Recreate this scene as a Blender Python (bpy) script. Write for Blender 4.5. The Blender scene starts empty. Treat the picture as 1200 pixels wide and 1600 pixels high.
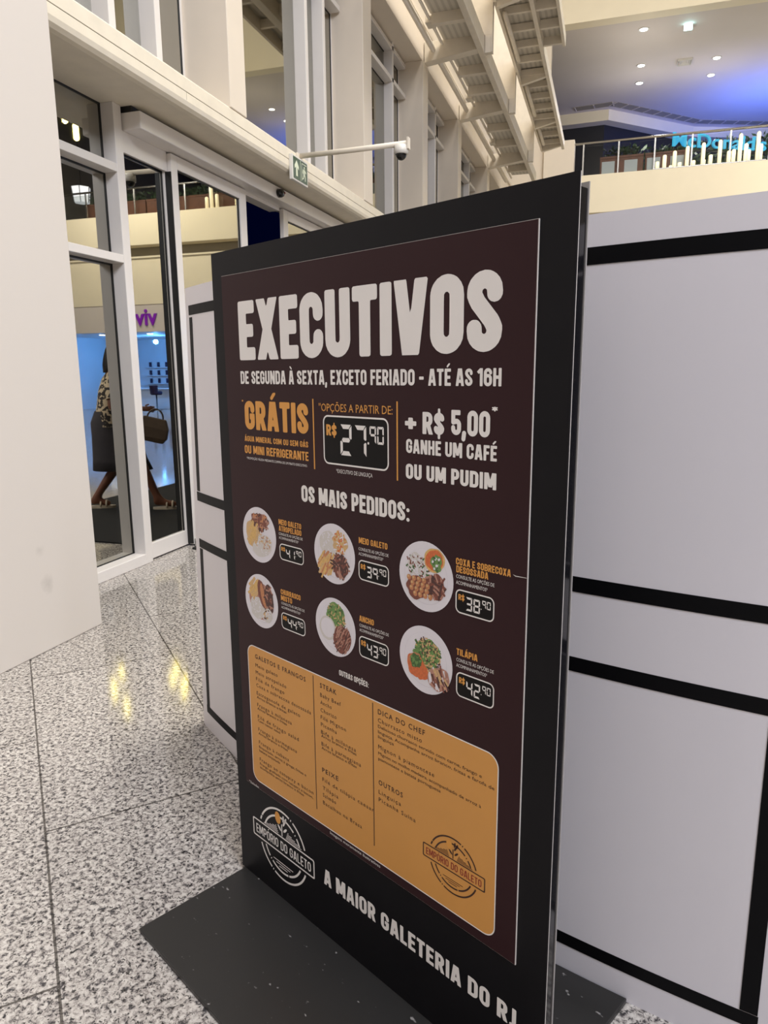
import bpy, math, random
import numpy as np
from mathutils import Vector, Matrix
from mathutils.geometry import tessellate_polygon

# ------------------------------------------------------------------ camera, world, lights, exposure
SC = bpy.context.scene
COL = SC.collection
SC.view_settings.view_transform = 'Standard'
SC.view_settings.look = 'None'
SC.view_settings.gamma = 1.0
SC.view_settings.use_curve_mapping = False
SC.view_settings.exposure = -0.22
SC.cycles.use_denoising = True
SC.cycles.max_bounces = 8
SC.cycles.glossy_bounces = 5
SC.cycles.transparent_max_bounces = 16
SC.cycles.sample_clamp_indirect = 6.0
SC.cycles.caustics_reflective = False
SC.cycles.caustics_refractive = False

cam_data = bpy.data.cameras.new('camera')
cam = bpy.data.objects.new('camera', cam_data)
COL.objects.link(cam)
cam_data.sensor_fit = 'AUTO'
cam_data.sensor_width = 36.0
cam_data.lens = 1110.0 / 1600.0 * 36.0
cam_data.clip_start = 0.05
cam_data.clip_end = 200
R_ = ((0.95436, 0.05007, -0.29444), (0.29856, -0.18629, 0.93603), (-0.00799, -0.98122, -0.19274))
cam.matrix_world = Matrix(((R_[0][0], -R_[0][1], -R_[0][2], 0.0),
                           (R_[1][0], -R_[1][1], -R_[1][2], 0.0),
                           (R_[2][0], -R_[2][1], -R_[2][2], 1.45),
                           (0, 0, 0, 1)))
SC.camera = cam

world = bpy.data.worlds.new('night')
SC.world = world
world.use_nodes = True
wb = world.node_tree.nodes['Background']
wb.inputs[0].default_value = (0.03, 0.09, 1.0, 1)
wb.inputs[1].default_value = 0.011

def area_light(name, loc, target, sx, sy, power, color):
    d = bpy.data.lights.new(name, 'AREA')
    d.shape = 'RECTANGLE'; d.size = sx; d.size_y = sy
    d.energy = power; d.color = color
    o = bpy.data.objects.new(name, d); COL.objects.link(o)
    o.location = loc
    v = Vector(target) - Vector(loc)
    o.rotation_euler = v.to_track_quat('-Z', 'Y').to_euler()
    return o
WARM = (1.0, 0.945, 0.865)
area_light('atrium_ceiling_light', (4.0, 7.0, 16.6), (4.0, 7.0, 0), 9, 14, 4600, WARM)
area_light('front_fill_light', (5.5, -3.5, 9.0), (-1.0, 2.5, 1.0), 4, 4, 1500, (0.87, 0.90, 1.0))  # unseen light added to brighten the sign and hoarding fronts
def point_light(name, loc, power, color, radius=0.15):
    d = bpy.data.lights.new(name, 'POINT'); d.energy = power; d.color = color; d.shadow_soft_size = radius
    o = bpy.data.objects.new(name, d); COL.objects.link(o); o.location = loc
    return o
for _x, _y in ((0.42, 24.3), (0.45, 27.2), (2.70, 27.4), (5.8, 24.6), (5.8, 27.6), (9.4, 25.2)):
    point_light('mezzanine_downlight_glow', (_x, _y, 9.3), 62, WARM)
area_light('fascia_fill_light', (9.6, 20.2, 9.0), (9.4, 23.0, 4.6), 5, 0.5, 430, WARM)  # added light that brightens the fascia mirrored in the doors
area_light('sign_glow_light', (5.4, 29.6, 8.2), (5.2, 31.6, 11.1), 3.0, 0.6, 340, (0.08, 0.19, 1.0))
for _x in (8.3, 9.6, 10.9, 12.3):
    point_light('shop_lamp_glow', (_x, 25.6, 2.75), 150, (0.10, 0.38, 1.0), 0.08)

# ------------------------------------------------------------------ materials
def lin(c):
    return tuple((x / 255.0 / 12.92) if x / 255.0 <= 0.04045 else ((x / 255.0 + 0.055) / 1.055) ** 2.4 for x in c)
def mat(name, rgb, rough=0.5, metal=0.0, spec=0.5, emit=0.0, ecol=None, noise=0.0, nscale=20.0, bump=0.0, coat=0.0, coords='Object'):
    m = bpy.data.materials.new(name); m.use_nodes = True
    nt = m.node_tree; b = nt.nodes['Principled BSDF']
    c = lin(rgb) + (1,)
    b.inputs['Base Color'].default_value = c
    b.inputs['Roughness'].default_value = rough
    b.inputs['Metallic'].default_value = metal
    b.inputs['Specular IOR Level'].default_value = spec
    b.inputs['Coat Weight'].default_value = coat
    if emit > 0:
        b.inputs['Emission Color'].default_value = (lin(ecol) + (1,)) if ecol else c
        b.inputs['Emission Strength'].default_value = emit
    if noise > 0 or bump > 0:
        tc = nt.nodes.new('ShaderNodeTexCoord'); n = nt.nodes.new('ShaderNodeTexNoise')
        n.inputs['Scale'].default_value = nscale; n.inputs['Detail'].default_value = 5
        nt.links.new(tc.outputs[coords], n.inputs['Vector'])
        if noise > 0:
            r = nt.nodes.new('ShaderNodeValToRGB')
            r.color_ramp.elements[0].position = 0.3; r.color_ramp.elements[1].position = 0.7
            r.color_ramp.elements[0].color = tuple(x * (1 - noise) for x in c[:3]) + (1,)
            r.color_ramp.elements[1].color = tuple(min(1, x * (1 + noise * 0.6)) for x in c[:3]) + (1,)
            nt.links.new(n.outputs['Fac'], r.inputs['Fac']); nt.links.new(r.outputs['Color'], b.inputs['Base Color'])
        if bump > 0:
            bp = nt.nodes.new('ShaderNodeBump'); bp.inputs['Strength'].default_value = bump; bp.inputs['Distance'].default_value = 0.01
            nt.links.new(n.outputs['Fac'], bp.inputs['Height']); nt.links.new(bp.outputs['Normal'], b.inputs['Normal'])
    return m

M = {}
M['plaster'] = mat('white_plaster', (222, 214, 206), 0.55, noise=0.03, nscale=3, bump=0.03)
M['beam'] = mat('cream_painted_beam', (226, 217, 198), 0.45, noise=0.05, nscale=9, bump=0.03)
M['pier'] = mat('warm_white_cladding', (221, 210, 194), 0.45, noise=0.02, nscale=4)
M['frame'] = mat('white_powder_coat', (222, 217, 212), 0.3, noise=0.015, nscale=6)
M['steel'] = mat('painted_steelwork', (220, 211, 195), 0.45, noise=0.06, nscale=7)
M['cream'] = mat('cream_paint', (238, 228, 203), 0.6, noise=0.02, nscale=2)
M['roof'] = mat('darkened_ceiling', (52, 52, 55), 0.5, noise=0.05, nscale=1)  # ceiling tone darkened so the upper windows mirror less light
M['sidewall'] = mat('dim_taupe_paint', (104, 100, 94), 0.6, noise=0.03, nscale=2)
M['greywall'] = mat('grey_beige_paint', (150, 143, 130), 0.6, noise=0.03, nscale=2)
M['ceiling'] = mat('grey_white_ceiling', (214, 206, 200), 0.7, noise=0.02, nscale=1)
M['darkwall'] = mat('charcoal_wall', (22, 22, 28), 0.5, noise=0.1, nscale=2)
M['gasket'] = mat('black_rubber', (12, 12, 13), 0.5, noise=0.1, nscale=30)
M['seam'] = mat('shadow_gap', (70, 62, 55), 0.8, noise=0.05, nscale=30)
M['kiosk'] = mat('white_laminate', (216, 213, 218), 0.35, noise=0.02, nscale=2)
M['tape'] = mat('black_tape', (8, 8, 11), 0.5, spec=0.12, noise=0.15, nscale=60)
M['board'] = mat('black_foam_board', (19, 18, 21), 0.45, spec=0.15, noise=0.12, nscale=8)
M['boardside'] = mat('gloss_black_edge', (14, 14, 18), 0.08, spec=0.6, noise=0.05, nscale=8)
M['backedge'] = mat('grey_back_edge', (150, 147, 146), 0.4, noise=0.05, nscale=50)
M['rawedge'] = mat('raw_white_edge', (205, 200, 195), 0.6, noise=0.05, nscale=50)
M['poster'] = mat('dark_maroon_print', (48, 26, 29), 0.42, spec=0.15, noise=0.05, nscale=3)
M['white'] = mat('white_print', (228, 224, 220), 0.5, noise=0.02, nscale=10)
M['gold'] = mat('gold_print', (214, 150, 66), 0.5, noise=0.02, nscale=10)
M['orange'] = mat('amber_print', (205, 146, 72), 0.45, noise=0.04, nscale=4)
M['ink'] = mat('black_print', (22, 20, 20), 0.45, spec=0.12, noise=0.05, nscale=10)
M['brownink'] = mat('dark_brown_print', (58, 30, 16), 0.5, noise=0.05, nscale=10)
M['redink'] = mat('brick_red_print', (140, 44, 28), 0.5, noise=0.05, nscale=10)
M['grape'] = mat('purple_sign', (130, 30, 180), 0.4, emit=0.25, noise=0.02)
M['chrome'] = mat('brushed_steel', (200, 200, 198), 0.25, 1.0, noise=0.03, nscale=12)
M['darkplastic'] = mat('black_plastic', (16, 16, 17), 0.25, noise=0.1, nscale=20)
M['redlens'] = mat('red_lens', (120, 20, 15), 0.2, noise=0.05)
M['whiteplastic'] = mat('white_plastic', (215, 212, 205), 0.4, noise=0.02)
M['signgreen'] = mat('exit_green', (62, 84, 66), 0.4, noise=0.05)
M['signpale'] = mat('pale_green_print', (215, 222, 196), 0.4, noise=0.03)
M['mat'] = mat('black_carpet_mat', (14, 14, 15), 0.95, noise=0.3, nscale=200, bump=0.3)
M['wood'] = mat('reddish_wood', (128, 78, 58), 0.5, noise=0.25, nscale=6)
M['leaf'] = mat('dark_leaf', (52, 78, 50), 0.5, noise=0.35, nscale=9)
M['lamp'] = mat('lit_lamp_tube', (250, 240, 210), 0.4, emit=0.85, ecol=(255, 240, 196), noise=0.01)
M['streaklamp'] = mat('lit_streak_lamp', (255, 240, 150), 0.4, emit=34, ecol=(255, 236, 140), noise=0.01)
M['downlight'] = mat('lit_downlight', (255, 252, 240), 0.4, emit=14, ecol=(255, 250, 240), noise=0.01)
M['cyanlight'] = mat('lit_projector', (190, 245, 245), 0.4, emit=10, ecol=(190, 245, 248), noise=0.01)
M['lantern'] = mat('lit_lantern', (235, 240, 255), 0.4, emit=1.6, noise=0.01)
M['cyan'] = mat('cyan_neon_letters', (40, 150, 190), 0.4, emit=0.75, ecol=(40, 170, 215), noise=0.01)
M['shop'] = mat('shop_white', (222, 226, 232), 0.5, noise=0.03, nscale=2)
M['purplefab'] = mat('dark_purple_upholstery', (38, 22, 60), 0.7, noise=0.1)
M['skin'] = mat('brown_skin', (122, 76, 54), 0.5, noise=0.06, nscale=12)
M['hair'] = mat('dark_hair', (26, 18, 15), 0.5, noise=0.3, nscale=60)
M['skirt'] = mat('charcoal_skirt', (58, 54, 58), 0.8, noise=0.15, nscale=30)
M['bag'] = mat('olive_brown_leather', (84, 68, 52), 0.5, noise=0.15, nscale=20)
M['sandal'] = mat('cream_sandal', (205, 190, 165), 0.6, noise=0.08, nscale=30)
M['eye'] = mat('eye_white_dark', (20, 16, 14), 0.2, noise=0.02)
M['lip'] = mat('lips', (110, 50, 45), 0.5, noise=0.03)
M['meat'] = mat('print_roast_brown', (122, 66, 52), 0.5, noise=0.3, nscale=300)
M['meatlight'] = mat('print_meat_pale', (176, 128, 110), 0.5, noise=0.2, nscale=300)
M['meatdark'] = mat('print_meat_dark', (74, 40, 36), 0.5, noise=0.3, nscale=300)
M['rice'] = mat('print_rice', (205, 200, 196), 0.5, noise=0.12, nscale=500)
M['fries'] = mat('print_fries', (212, 172, 104), 0.5, noise=0.15, nscale=200)
M['farofa'] = mat('print_farofa', (206, 170, 120), 0.5, noise=0.25, nscale=500)
M['salad'] = mat('print_salad_green', (104, 142, 74), 0.5, noise=0.3, nscale=400)
M['salad2'] = mat('print_salad_dark', (62, 96, 46), 0.5, noise=0.3, nscale=400)
M['pumpkin'] = mat('print_pumpkin', (204, 104, 54), 0.5, noise=0.2, nscale=200)
M['bean'] = mat('print_chickpea', (190, 126, 84), 0.5, noise=0.2, nscale=300)
M['plate'] = mat('print_plate_white', (218, 214, 220), 0.5, noise=0.02, nscale=30)
M['platerim'] = mat('print_plate_rim', (208, 203, 210), 0.5, noise=0.02, nscale=30)

def node(nt, t, **kw):
    n = nt.nodes.new(t)
    for k, v in kw.items(): setattr(n, k, v)
    return n

def make_glass(name, tint, fac, gcol):
    m = bpy.data.materials.new(name); m.use_nodes = True
    nt = m.node_tree; nt.nodes.remove(nt.nodes['Principled BSDF'])
    out = nt.nodes['Material Output']
    mix = node(nt, 'ShaderNodeMixShader'); t = node(nt, 'ShaderNodeBsdfTransparent'); g = node(nt, 'ShaderNodeBsdfGlossy')
    t.inputs[0].default_value = tint + (1,); g.inputs['Color'].default_value = gcol + (1,); g.inputs['Roughness'].default_value = 0.012
    mix.inputs[0].default_value = fac
    if fac < 0.3:
        lw = node(nt, 'ShaderNodeFresnel'); lw.inputs['IOR'].default_value = 1.5
        nt.links.new(lw.outputs[0], mix.inputs[0])
    nt.links.new(t.outputs[0], mix.inputs[1]); nt.links.new(g.outputs[0], mix.inputs[2]); nt.links.new(mix.outputs[0], out.inputs[0])
    return m
M['glass'] = make_glass('mirror_coated_glass', (0.25, 0.27, 0.28), 0.52, (0.82, 0.80, 0.72))
M['clear'] = make_glass('clear_glass', (0.93, 0.95, 0.94), 0.1, (0.9, 0.9, 0.9))

def make_floor():
    m = bpy.data.materials.new('speckled_granite'); m.use_nodes = True
    nt = m.node_tree; b = nt.nodes['Principled BSDF']; L = nt.links.new
    tc = node(nt, 'ShaderNodeTexCoord')
    n1 = node(nt, 'ShaderNodeTexNoise'); n1.inputs['Scale'].default_value = 66; n1.inputs['Detail'].default_value = 5; n1.inputs['Roughness'].default_value = 0.68; n1.inputs['Distortion'].default_value = 0.5
    n2 = node(nt, 'ShaderNodeTexNoise'); n2.inputs['Scale'].default_value = 110; n2.inputs['Detail'].default_value = 4; n2.inputs['Distortion'].default_value = 0.8
    mp = node(nt, 'ShaderNodeMapping'); mp.inputs['Location'].default_value = (7, 3, 1)
    L(tc.outputs['Object'], n1.inputs['Vector']); L(tc.outputs['Object'], mp.inputs['Vector']); L(mp.outputs[0], n2.inputs['Vector'])
    r1 = node(nt, 'ShaderNodeValToRGB')
    e = r1.color_ramp.elements
    e[0].position = 0.38; e[0].color = lin((58, 56, 58)) + (1,)
    e[1].position = 0.45; e[1].color = lin((140, 134, 130)) + (1,)
    x = e.new(0.51); x.color = lin((176, 170, 163)) + (1,)
    x = e.new(0.62); x.color = lin((202, 197, 190)) + (1,)
    L(n1.outputs['Fac'], r1.inputs['Fac'])
    r2 = node(nt, 'ShaderNodeValToRGB')
    r2.color_ramp.elements[0].position = 0.37; r2.color_ramp.elements[0].color = (0.1, 0.1, 0.105, 1)
    r2.color_ramp.elements[1].position = 0.42; r2.color_ramp.elements[1].color = (1, 1, 1, 1)
    L(n2.outputs['Fac'], r2.inputs['Fac'])
    mul = node(nt, 'ShaderNodeMixRGB', blend_type='MULTIPLY'); mul.inputs[0].default_value = 1.0
    L(r1.outputs['Color'], mul.inputs[1]); L(r2.outputs['Color'], mul.inputs[2])
    # joints of slabs laid diagonally to the facade
    mp2 = node(nt, 'ShaderNodeMapping'); mp2.inputs['Rotation'].default_value = (0, 0, math.radians(45)); mp2.inputs['Location'].default_value = (0.335, 0.028, 0)
    L(tc.outputs['Object'], mp2.inputs['Vector'])
    br = node(nt, 'ShaderNodeTexBrick'); br.offset = 0.5
    br.inputs['Scale'].default_value = 1.0; br.inputs['Brick Width'].default_value = 1.333; br.inputs['Row Height'].default_value = 0.665
    br.inputs['Mortar Size'].default_value = 0.0035; br.inputs['Mortar Smooth'].default_value = 0.0
    br.inputs['Color1'].default_value = (1, 1, 1, 1); br.inputs['Color2'].default_value = (0.93, 0.93, 0.93, 1); br.inputs['Mortar'].default_value = (0.22, 0.21, 0.2, 1)
    L(mp2.outputs[0], br.inputs['Vector'])
    mul2 = node(nt, 'ShaderNodeMixRGB', blend_type='MULTIPLY'); mul2.inputs[0].default_value = 1.0
    L(mul.outputs[0], mul2.inputs[1]); L(br.outputs['Color'], mul2.inputs[2])
    L(mul2.outputs[0], b.inputs['Base Color'])
    b.inputs['Roughness'].default_value = 0.075
    b.inputs['Specular IOR Level'].default_value = 0.45
    return m
M['floor'] = make_floor()

def make_scuffed():
    m = mat('scuffed_black_plate', (42, 41, 40), 0.4, spec=0.3)
    nt = m.node_tree; b = nt.nodes['Principled BSDF']; L = nt.links.new
    tc = node(nt, 'ShaderNodeTexCoord')
    v = node(nt, 'ShaderNodeTexNoise'); v.inputs['Scale'].default_value = 38; v.inputs['Detail'].default_value = 2
    mp = node(nt, 'ShaderNodeMapping'); mp.inputs['Scale'].default_value = (1, 1.6, 1)
    L(tc.outputs['Object'], mp.inputs[0]); L(mp.outputs[0], v.inputs['Vector'])
    r = node(nt, 'ShaderNodeValToRGB')
    r.color_ramp.elements[0].position = 0.70; r.color_ramp.elements[0].color = lin((42, 41, 40)) + (1,)
    r.color_ramp.elements[1].position = 0.76; r.color_ramp.elements[1].color = lin((135, 132, 130)) + (1,)
    L(v.outputs['Fac'], r.inputs['Fac'])
    n = node(nt, 'ShaderNodeTexNoise'); n.inputs['Scale'].default_value = 5; n.inputs['Detail'].default_value = 6
    L(tc.outputs['Object'], n.inputs['Vector'])
    r2 = node(nt, 'ShaderNodeMapRange'); r2.inputs[3].default_value = 0.24; r2.inputs[4].default_value = 0.46
    L(n.outputs['Fac'], r2.inputs[0]); L(r2.outputs[0], b.inputs['Roughness'])
    L(r.outputs[0], b.inputs['Base Color'])
    return m
M['scuffed'] = make_scuffed()

def make_stained_plaster():
    m = mat('scuffed_white_plaster', (207, 200, 192), 0.55)
    nt = m.node_tree; b = nt.nodes['Principled BSDF']; L = nt.links.new
    tc = node(nt, 'ShaderNodeTexCoord')
    def spot(y, z, ry, rz, s):
        mp = node(nt, 'ShaderNodeMapping'); mp.inputs['Location'].default_value = (0, -y / ry, -z / rz); mp.inputs['Scale'].default_value = (0.0, 1 / ry, 1 / rz)
        L(tc.outputs['Object'], mp.inputs[0])
        nz = node(nt, 'ShaderNodeTexNoise'); nz.inputs['Scale'].default_value = 30; L(tc.outputs['Object'], nz.inputs['Vector'])
        ln = node(nt, 'ShaderNodeVectorMath', operation='LENGTH'); L(mp.outputs[0], ln.inputs[0])
        ad = node(nt, 'ShaderNodeMath', operation='ADD'); L(ln.outputs['Value'], ad.inputs[0]); L(nz.outputs['Fac'], ad.inputs[1])
        mr = node(nt, 'ShaderNodeMapRange'); mr.inputs[1].default_value = 0.55; mr.inputs[2].default_value = 1.5; mr.inputs[3].default_value = s; mr.inputs[4].default_value = 0.0
        L(ad.outputs[0], mr.inputs[0]); return mr
    a = spot(2.93, 0.36, 0.05, 0.06, 0.22); c = spot(2.90, 0.55, 0.04, 0.03, 0.14)
    ad = node(nt, 'ShaderNodeMath', operation='ADD'); L(a.outputs[0], ad.inputs[0]); L(c.outputs[0], ad.inputs[1])
    mx = node(nt, 'ShaderNodeMixRGB'); mx.inputs[1].default_value = lin((207, 200, 192)) + (1,); mx.inputs[2].default_value = lin((90, 85, 80)) + (1,)
    L(ad.outputs[0], mx.inputs[0]); L(mx.outputs[0], b.inputs['Base Color'])
    return m
M['stained'] = make_stained_plaster()

def make_pattern():
    m = mat('leopard_print_blouse', (200, 180, 150), 0.8)
    nt = m.node_tree; b = nt.nodes['Principled BSDF']; L = nt.links.new
    tc = node(nt, 'ShaderNodeTexCoord'); v = node(nt, 'ShaderNodeTexNoise'); v.inputs['Scale'].default_value = 22; v.inputs['Detail'].default_value = 1
    L(tc.outputs['Object'], v.inputs['Vector'])
    r = node(nt, 'ShaderNodeValToRGB'); r.color_ramp.elements[0].position = 0.47; r.color_ramp.elements[0].color = lin((40, 34, 30)) + (1,)
    r.color_ramp.elements[1].position = 0.52; r.color_ramp.elements[1].color = lin((205, 186, 155)) + (1,)
    L(v.outputs['Fac'], r.inputs['Fac']); L(r.outputs[0], b.inputs['Base Color'])
    return m
M['blouse'] = make_pattern()

def make_deck():
    m = mat('perforated_deck', (196, 190, 178), 0.5)
    nt = m.node_tree; b = nt.nodes['Principled BSDF']; L = nt.links.new
    tc = node(nt, 'ShaderNodeTexCoord'); w = node(nt, 'ShaderNodeTexWave'); w.inputs['Scale'].default_value = 3.6; w.inputs['Distortion'].default_value = 0.3
    w.bands_direction = 'X'
    L(tc.outputs['Object'], w.inputs['Vector'])
    r = node(nt, 'ShaderNodeValToRGB'); r.color_ramp.elements[0].position = 0.2; r.color_ramp.elements[0].color = lin((192, 186, 174)) + (1,)
    r.color_ramp.elements[1].position = 0.6; r.color_ramp.elements[1].color = lin((212, 206, 194)) + (1,)
    L(w.outputs['Fac'], r.inputs['Fac']); L(r.outputs[0], b.inputs['Base Color'])
    return m
M['deck'] = make_deck()

# ------------------------------------------------------------------ object helpers
LOC = {}
def tag(o, label=None, cat=None, group=None, kind=None):
    if label: o['label'] = label
    if cat: o['category'] = cat
    if group: o['group'] = group
    if kind: o['kind'] = kind
    return o
def thing(name, label, cat, loc=(0, 0, 0), rz=0.0, group=None, kind=None):
    o = bpy.data.objects.new(name, None); COL.objects.link(o)
    o.location = loc; o.rotation_euler = (0, 0, rz); o.empty_display_size = 0.1
    LOC[o.name] = Vector(loc)
    return tag(o, label, cat, group, kind)

class MB:
    def __init__(s): s.v = []; s.f = []; s.m = []
    def add(s, vs, fs, mi=0):
        b = len(s.v); s.v += [tuple(p) for p in vs]
        for f in fs: s.f.append(tuple(i + b for i in f)); s.m.append(mi)
        return s
    def box(s, x0, x1, y0, y1, z0, z1, mi=0):
        return s.add([(x0, y0, z0), (x1, y0, z0), (x1, y1, z0), (x0, y1, z0), (x0, y0, z1), (x1, y0, z1), (x1, y1, z1), (x0, y1, z1)],
                     [(3, 2, 1, 0), (4, 5, 6, 7), (0, 1, 5, 4), (1, 2, 6, 5), (2, 3, 7, 6), (3, 0, 4, 7)], mi)
    def prism(s, pts, fn0, fn1, mi=0):          # pts 2D outline (ccw), fn maps to 3D for both caps
        n = len(pts)
        vs = [fn0(*p) for p in pts] + [fn1(*p) for p in pts]
        fs = [tuple(range(n - 1, -1, -1)), tuple(range(n, 2 * n))] + [(i, (i + 1) % n, n + (i + 1) % n, n + i) for i in range(n)]
        return s.add(vs, fs, mi)
    def xz(s, pts, y0, y1, mi=0): return s.prism(pts, lambda a, b: (a, y0, b), lambda a, b: (a, y1, b), mi)
    def yz(s, pts, x0, x1, mi=0): return s.prism(pts, lambda a, b: (x0, a, b), lambda a, b: (x1, a, b), mi)
    def xy(s, pts, z0, z1, mi=0): return s.prism(pts, lambda a, b: (a, b, z0), lambda a, b: (a, b, z1), mi)
    def tube(s, path, r, n=10, mi=0, caps=True):
        path = [Vector(p) for p in path]; rings = []
        rs = r if isinstance(r, (list, tuple)) else [r] * len(path)
        prev = None
        for i, p in enumerate(path):
            t = (path[min(i + 1, len(path) - 1)] - path[max(i - 1, 0)]).normalized()
            u = prev if prev is not None else (Vector((0, 0, 1)) if abs(t.z) < 0.9 else Vector((1, 0, 0)))
            u = (u - t * u.dot(t)).normalized(); prev = u; w = t.cross(u)
            rings.append([p + (u * math.cos(2 * math.pi * k / n) + w * math.sin(2 * math.pi * k / n)) * rs[i] for k in range(n)])
        vs = [q for ring in rings for q in ring]; fs = []
        for i in range(len(rings) - 1):
            for k in range(n):
                a = i * n + k; b = i * n + (k + 1) % n
                fs.append((a, b, b + n, a + n))
        if caps:
            fs.append(tuple(range(n - 1, -1, -1))); L0 = (len(rings) - 1) * n; fs.append(tuple(range(L0, L0 + n)))
        return s.add(vs, fs, mi)
    def lathe(s, prof, c, n=20, mi=0):          # prof: (r, z) around a vertical axis at c
        return s.tube([(c[0], c[1], c[2] + z) for r, z in prof], [max(r, 1e-4) for r, z in prof], n, mi) if False else s._lathe(prof, c, n, mi)
    def _lathe(s, prof, c, n, mi):
        vs = []; fs = []
        for r, z in prof:
            for k in range(n):
                a = 2 * math.pi * k / n; vs.append((c[0] + max(r, 1e-4) * math.cos(a), c[1] + max(r, 1e-4) * math.sin(a), c[2] + z))
        for i in range(len(prof) - 1):
            for k in range(n):
                a = i * n + k; b = i * n + (k + 1) % n; fs.append((a, b, b + n, a + n))
        fs.append(tuple(range(n - 1, -1, -1))); L0 = (len(prof) - 1) * n; fs.append(tuple(range(L0, L0 + n)))
        return s.add(vs, fs, mi)
    def rings(s, rings, mi=0, caps=True):
        n = len(rings[0]); vs = [q for r in rings for q in r]; fs = []
        for i in range(len(rings) - 1):
            for k in range(n):
                a = i * n + k; b = i * n + (k + 1) % n; fs.append((a, b, b + n, a + n))
        if caps:
            fs.append(tuple(range(n - 1, -1, -1))); L0 = (len(rings) - 1) * n; fs.append(tuple(range(L0, L0 + n)))
        return s.add(vs, fs, mi)
    def build(s, name, mats, parent=None, bevel=0.0, smooth=False, local=False, segs=2):
        if not isinstance(mats, (list, tuple)): mats = [mats]
        off = Vector((0, 0, 0))
        if parent is not None and not local:
            p = parent
            while p is not None: off += LOC.get(p.name, Vector((0, 0, 0))); p = p.parent
        vs = [(v[0] - off.x, v[1] - off.y, v[2] - off.z) for v in s.v] if off.length > 0 else s.v
        me = bpy.data.meshes.new(name); me.from_pydata(vs, [], s.f)
        for m in mats: me.materials.append(m)
        me.polygons.foreach_set('material_index', s.m)
        if smooth: me.polygons.foreach_set('use_smooth', [True] * len(s.f))
        me.update()
        o = bpy.data.objects.new(name, me); COL.objects.link(o)
        if parent is not None: o.parent = parent
        if bevel > 0:
            b = o.modifiers.new('bevel', 'BEVEL'); b.width = bevel; b.segments = segs; b.limit_method = 'ANGLE'; b.angle_limit = math.radians(40)
        return o

def rrect(x0, x1, y0, y1, r, n=6):
    pts = []
    for cx, cy, a0 in ((x1 - r, y0 + r, -90), (x1 - r, y1 - r, 0), (x0 + r, y1 - r, 90), (x0 + r, y0 + r, 180)):
        for i in range(n + 1):
            a = math.radians(a0 + 90.0 * i / n); pts.append((cx + r * math.cos(a), cy + r * math.sin(a)))
    return pts

def flat(mb, outlines, y, mi=0):                # filled shape with holes on the plane y (facing -y)
    polys = [[Vector((p[0], p[1], 0)) for p in o] for o in outlines]
    tris = tessellate_polygon(polys)
    vs = [(p[0], y, p[1]) for o in outlines for p in o]
    mb.add(vs, [tuple(t) for t in tris], mi)
def ringshape(mb, outer, inner, y, mi=0):
    n = len(outer); vs = [(p[0], y, p[1]) for p in outer] + [(p[0], y, p[1]) for p in inner]
    mb.add(vs, [(i, (i + 1) % n, n + (i + 1) % n, n + i) for i in range(n)], mi)

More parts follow.
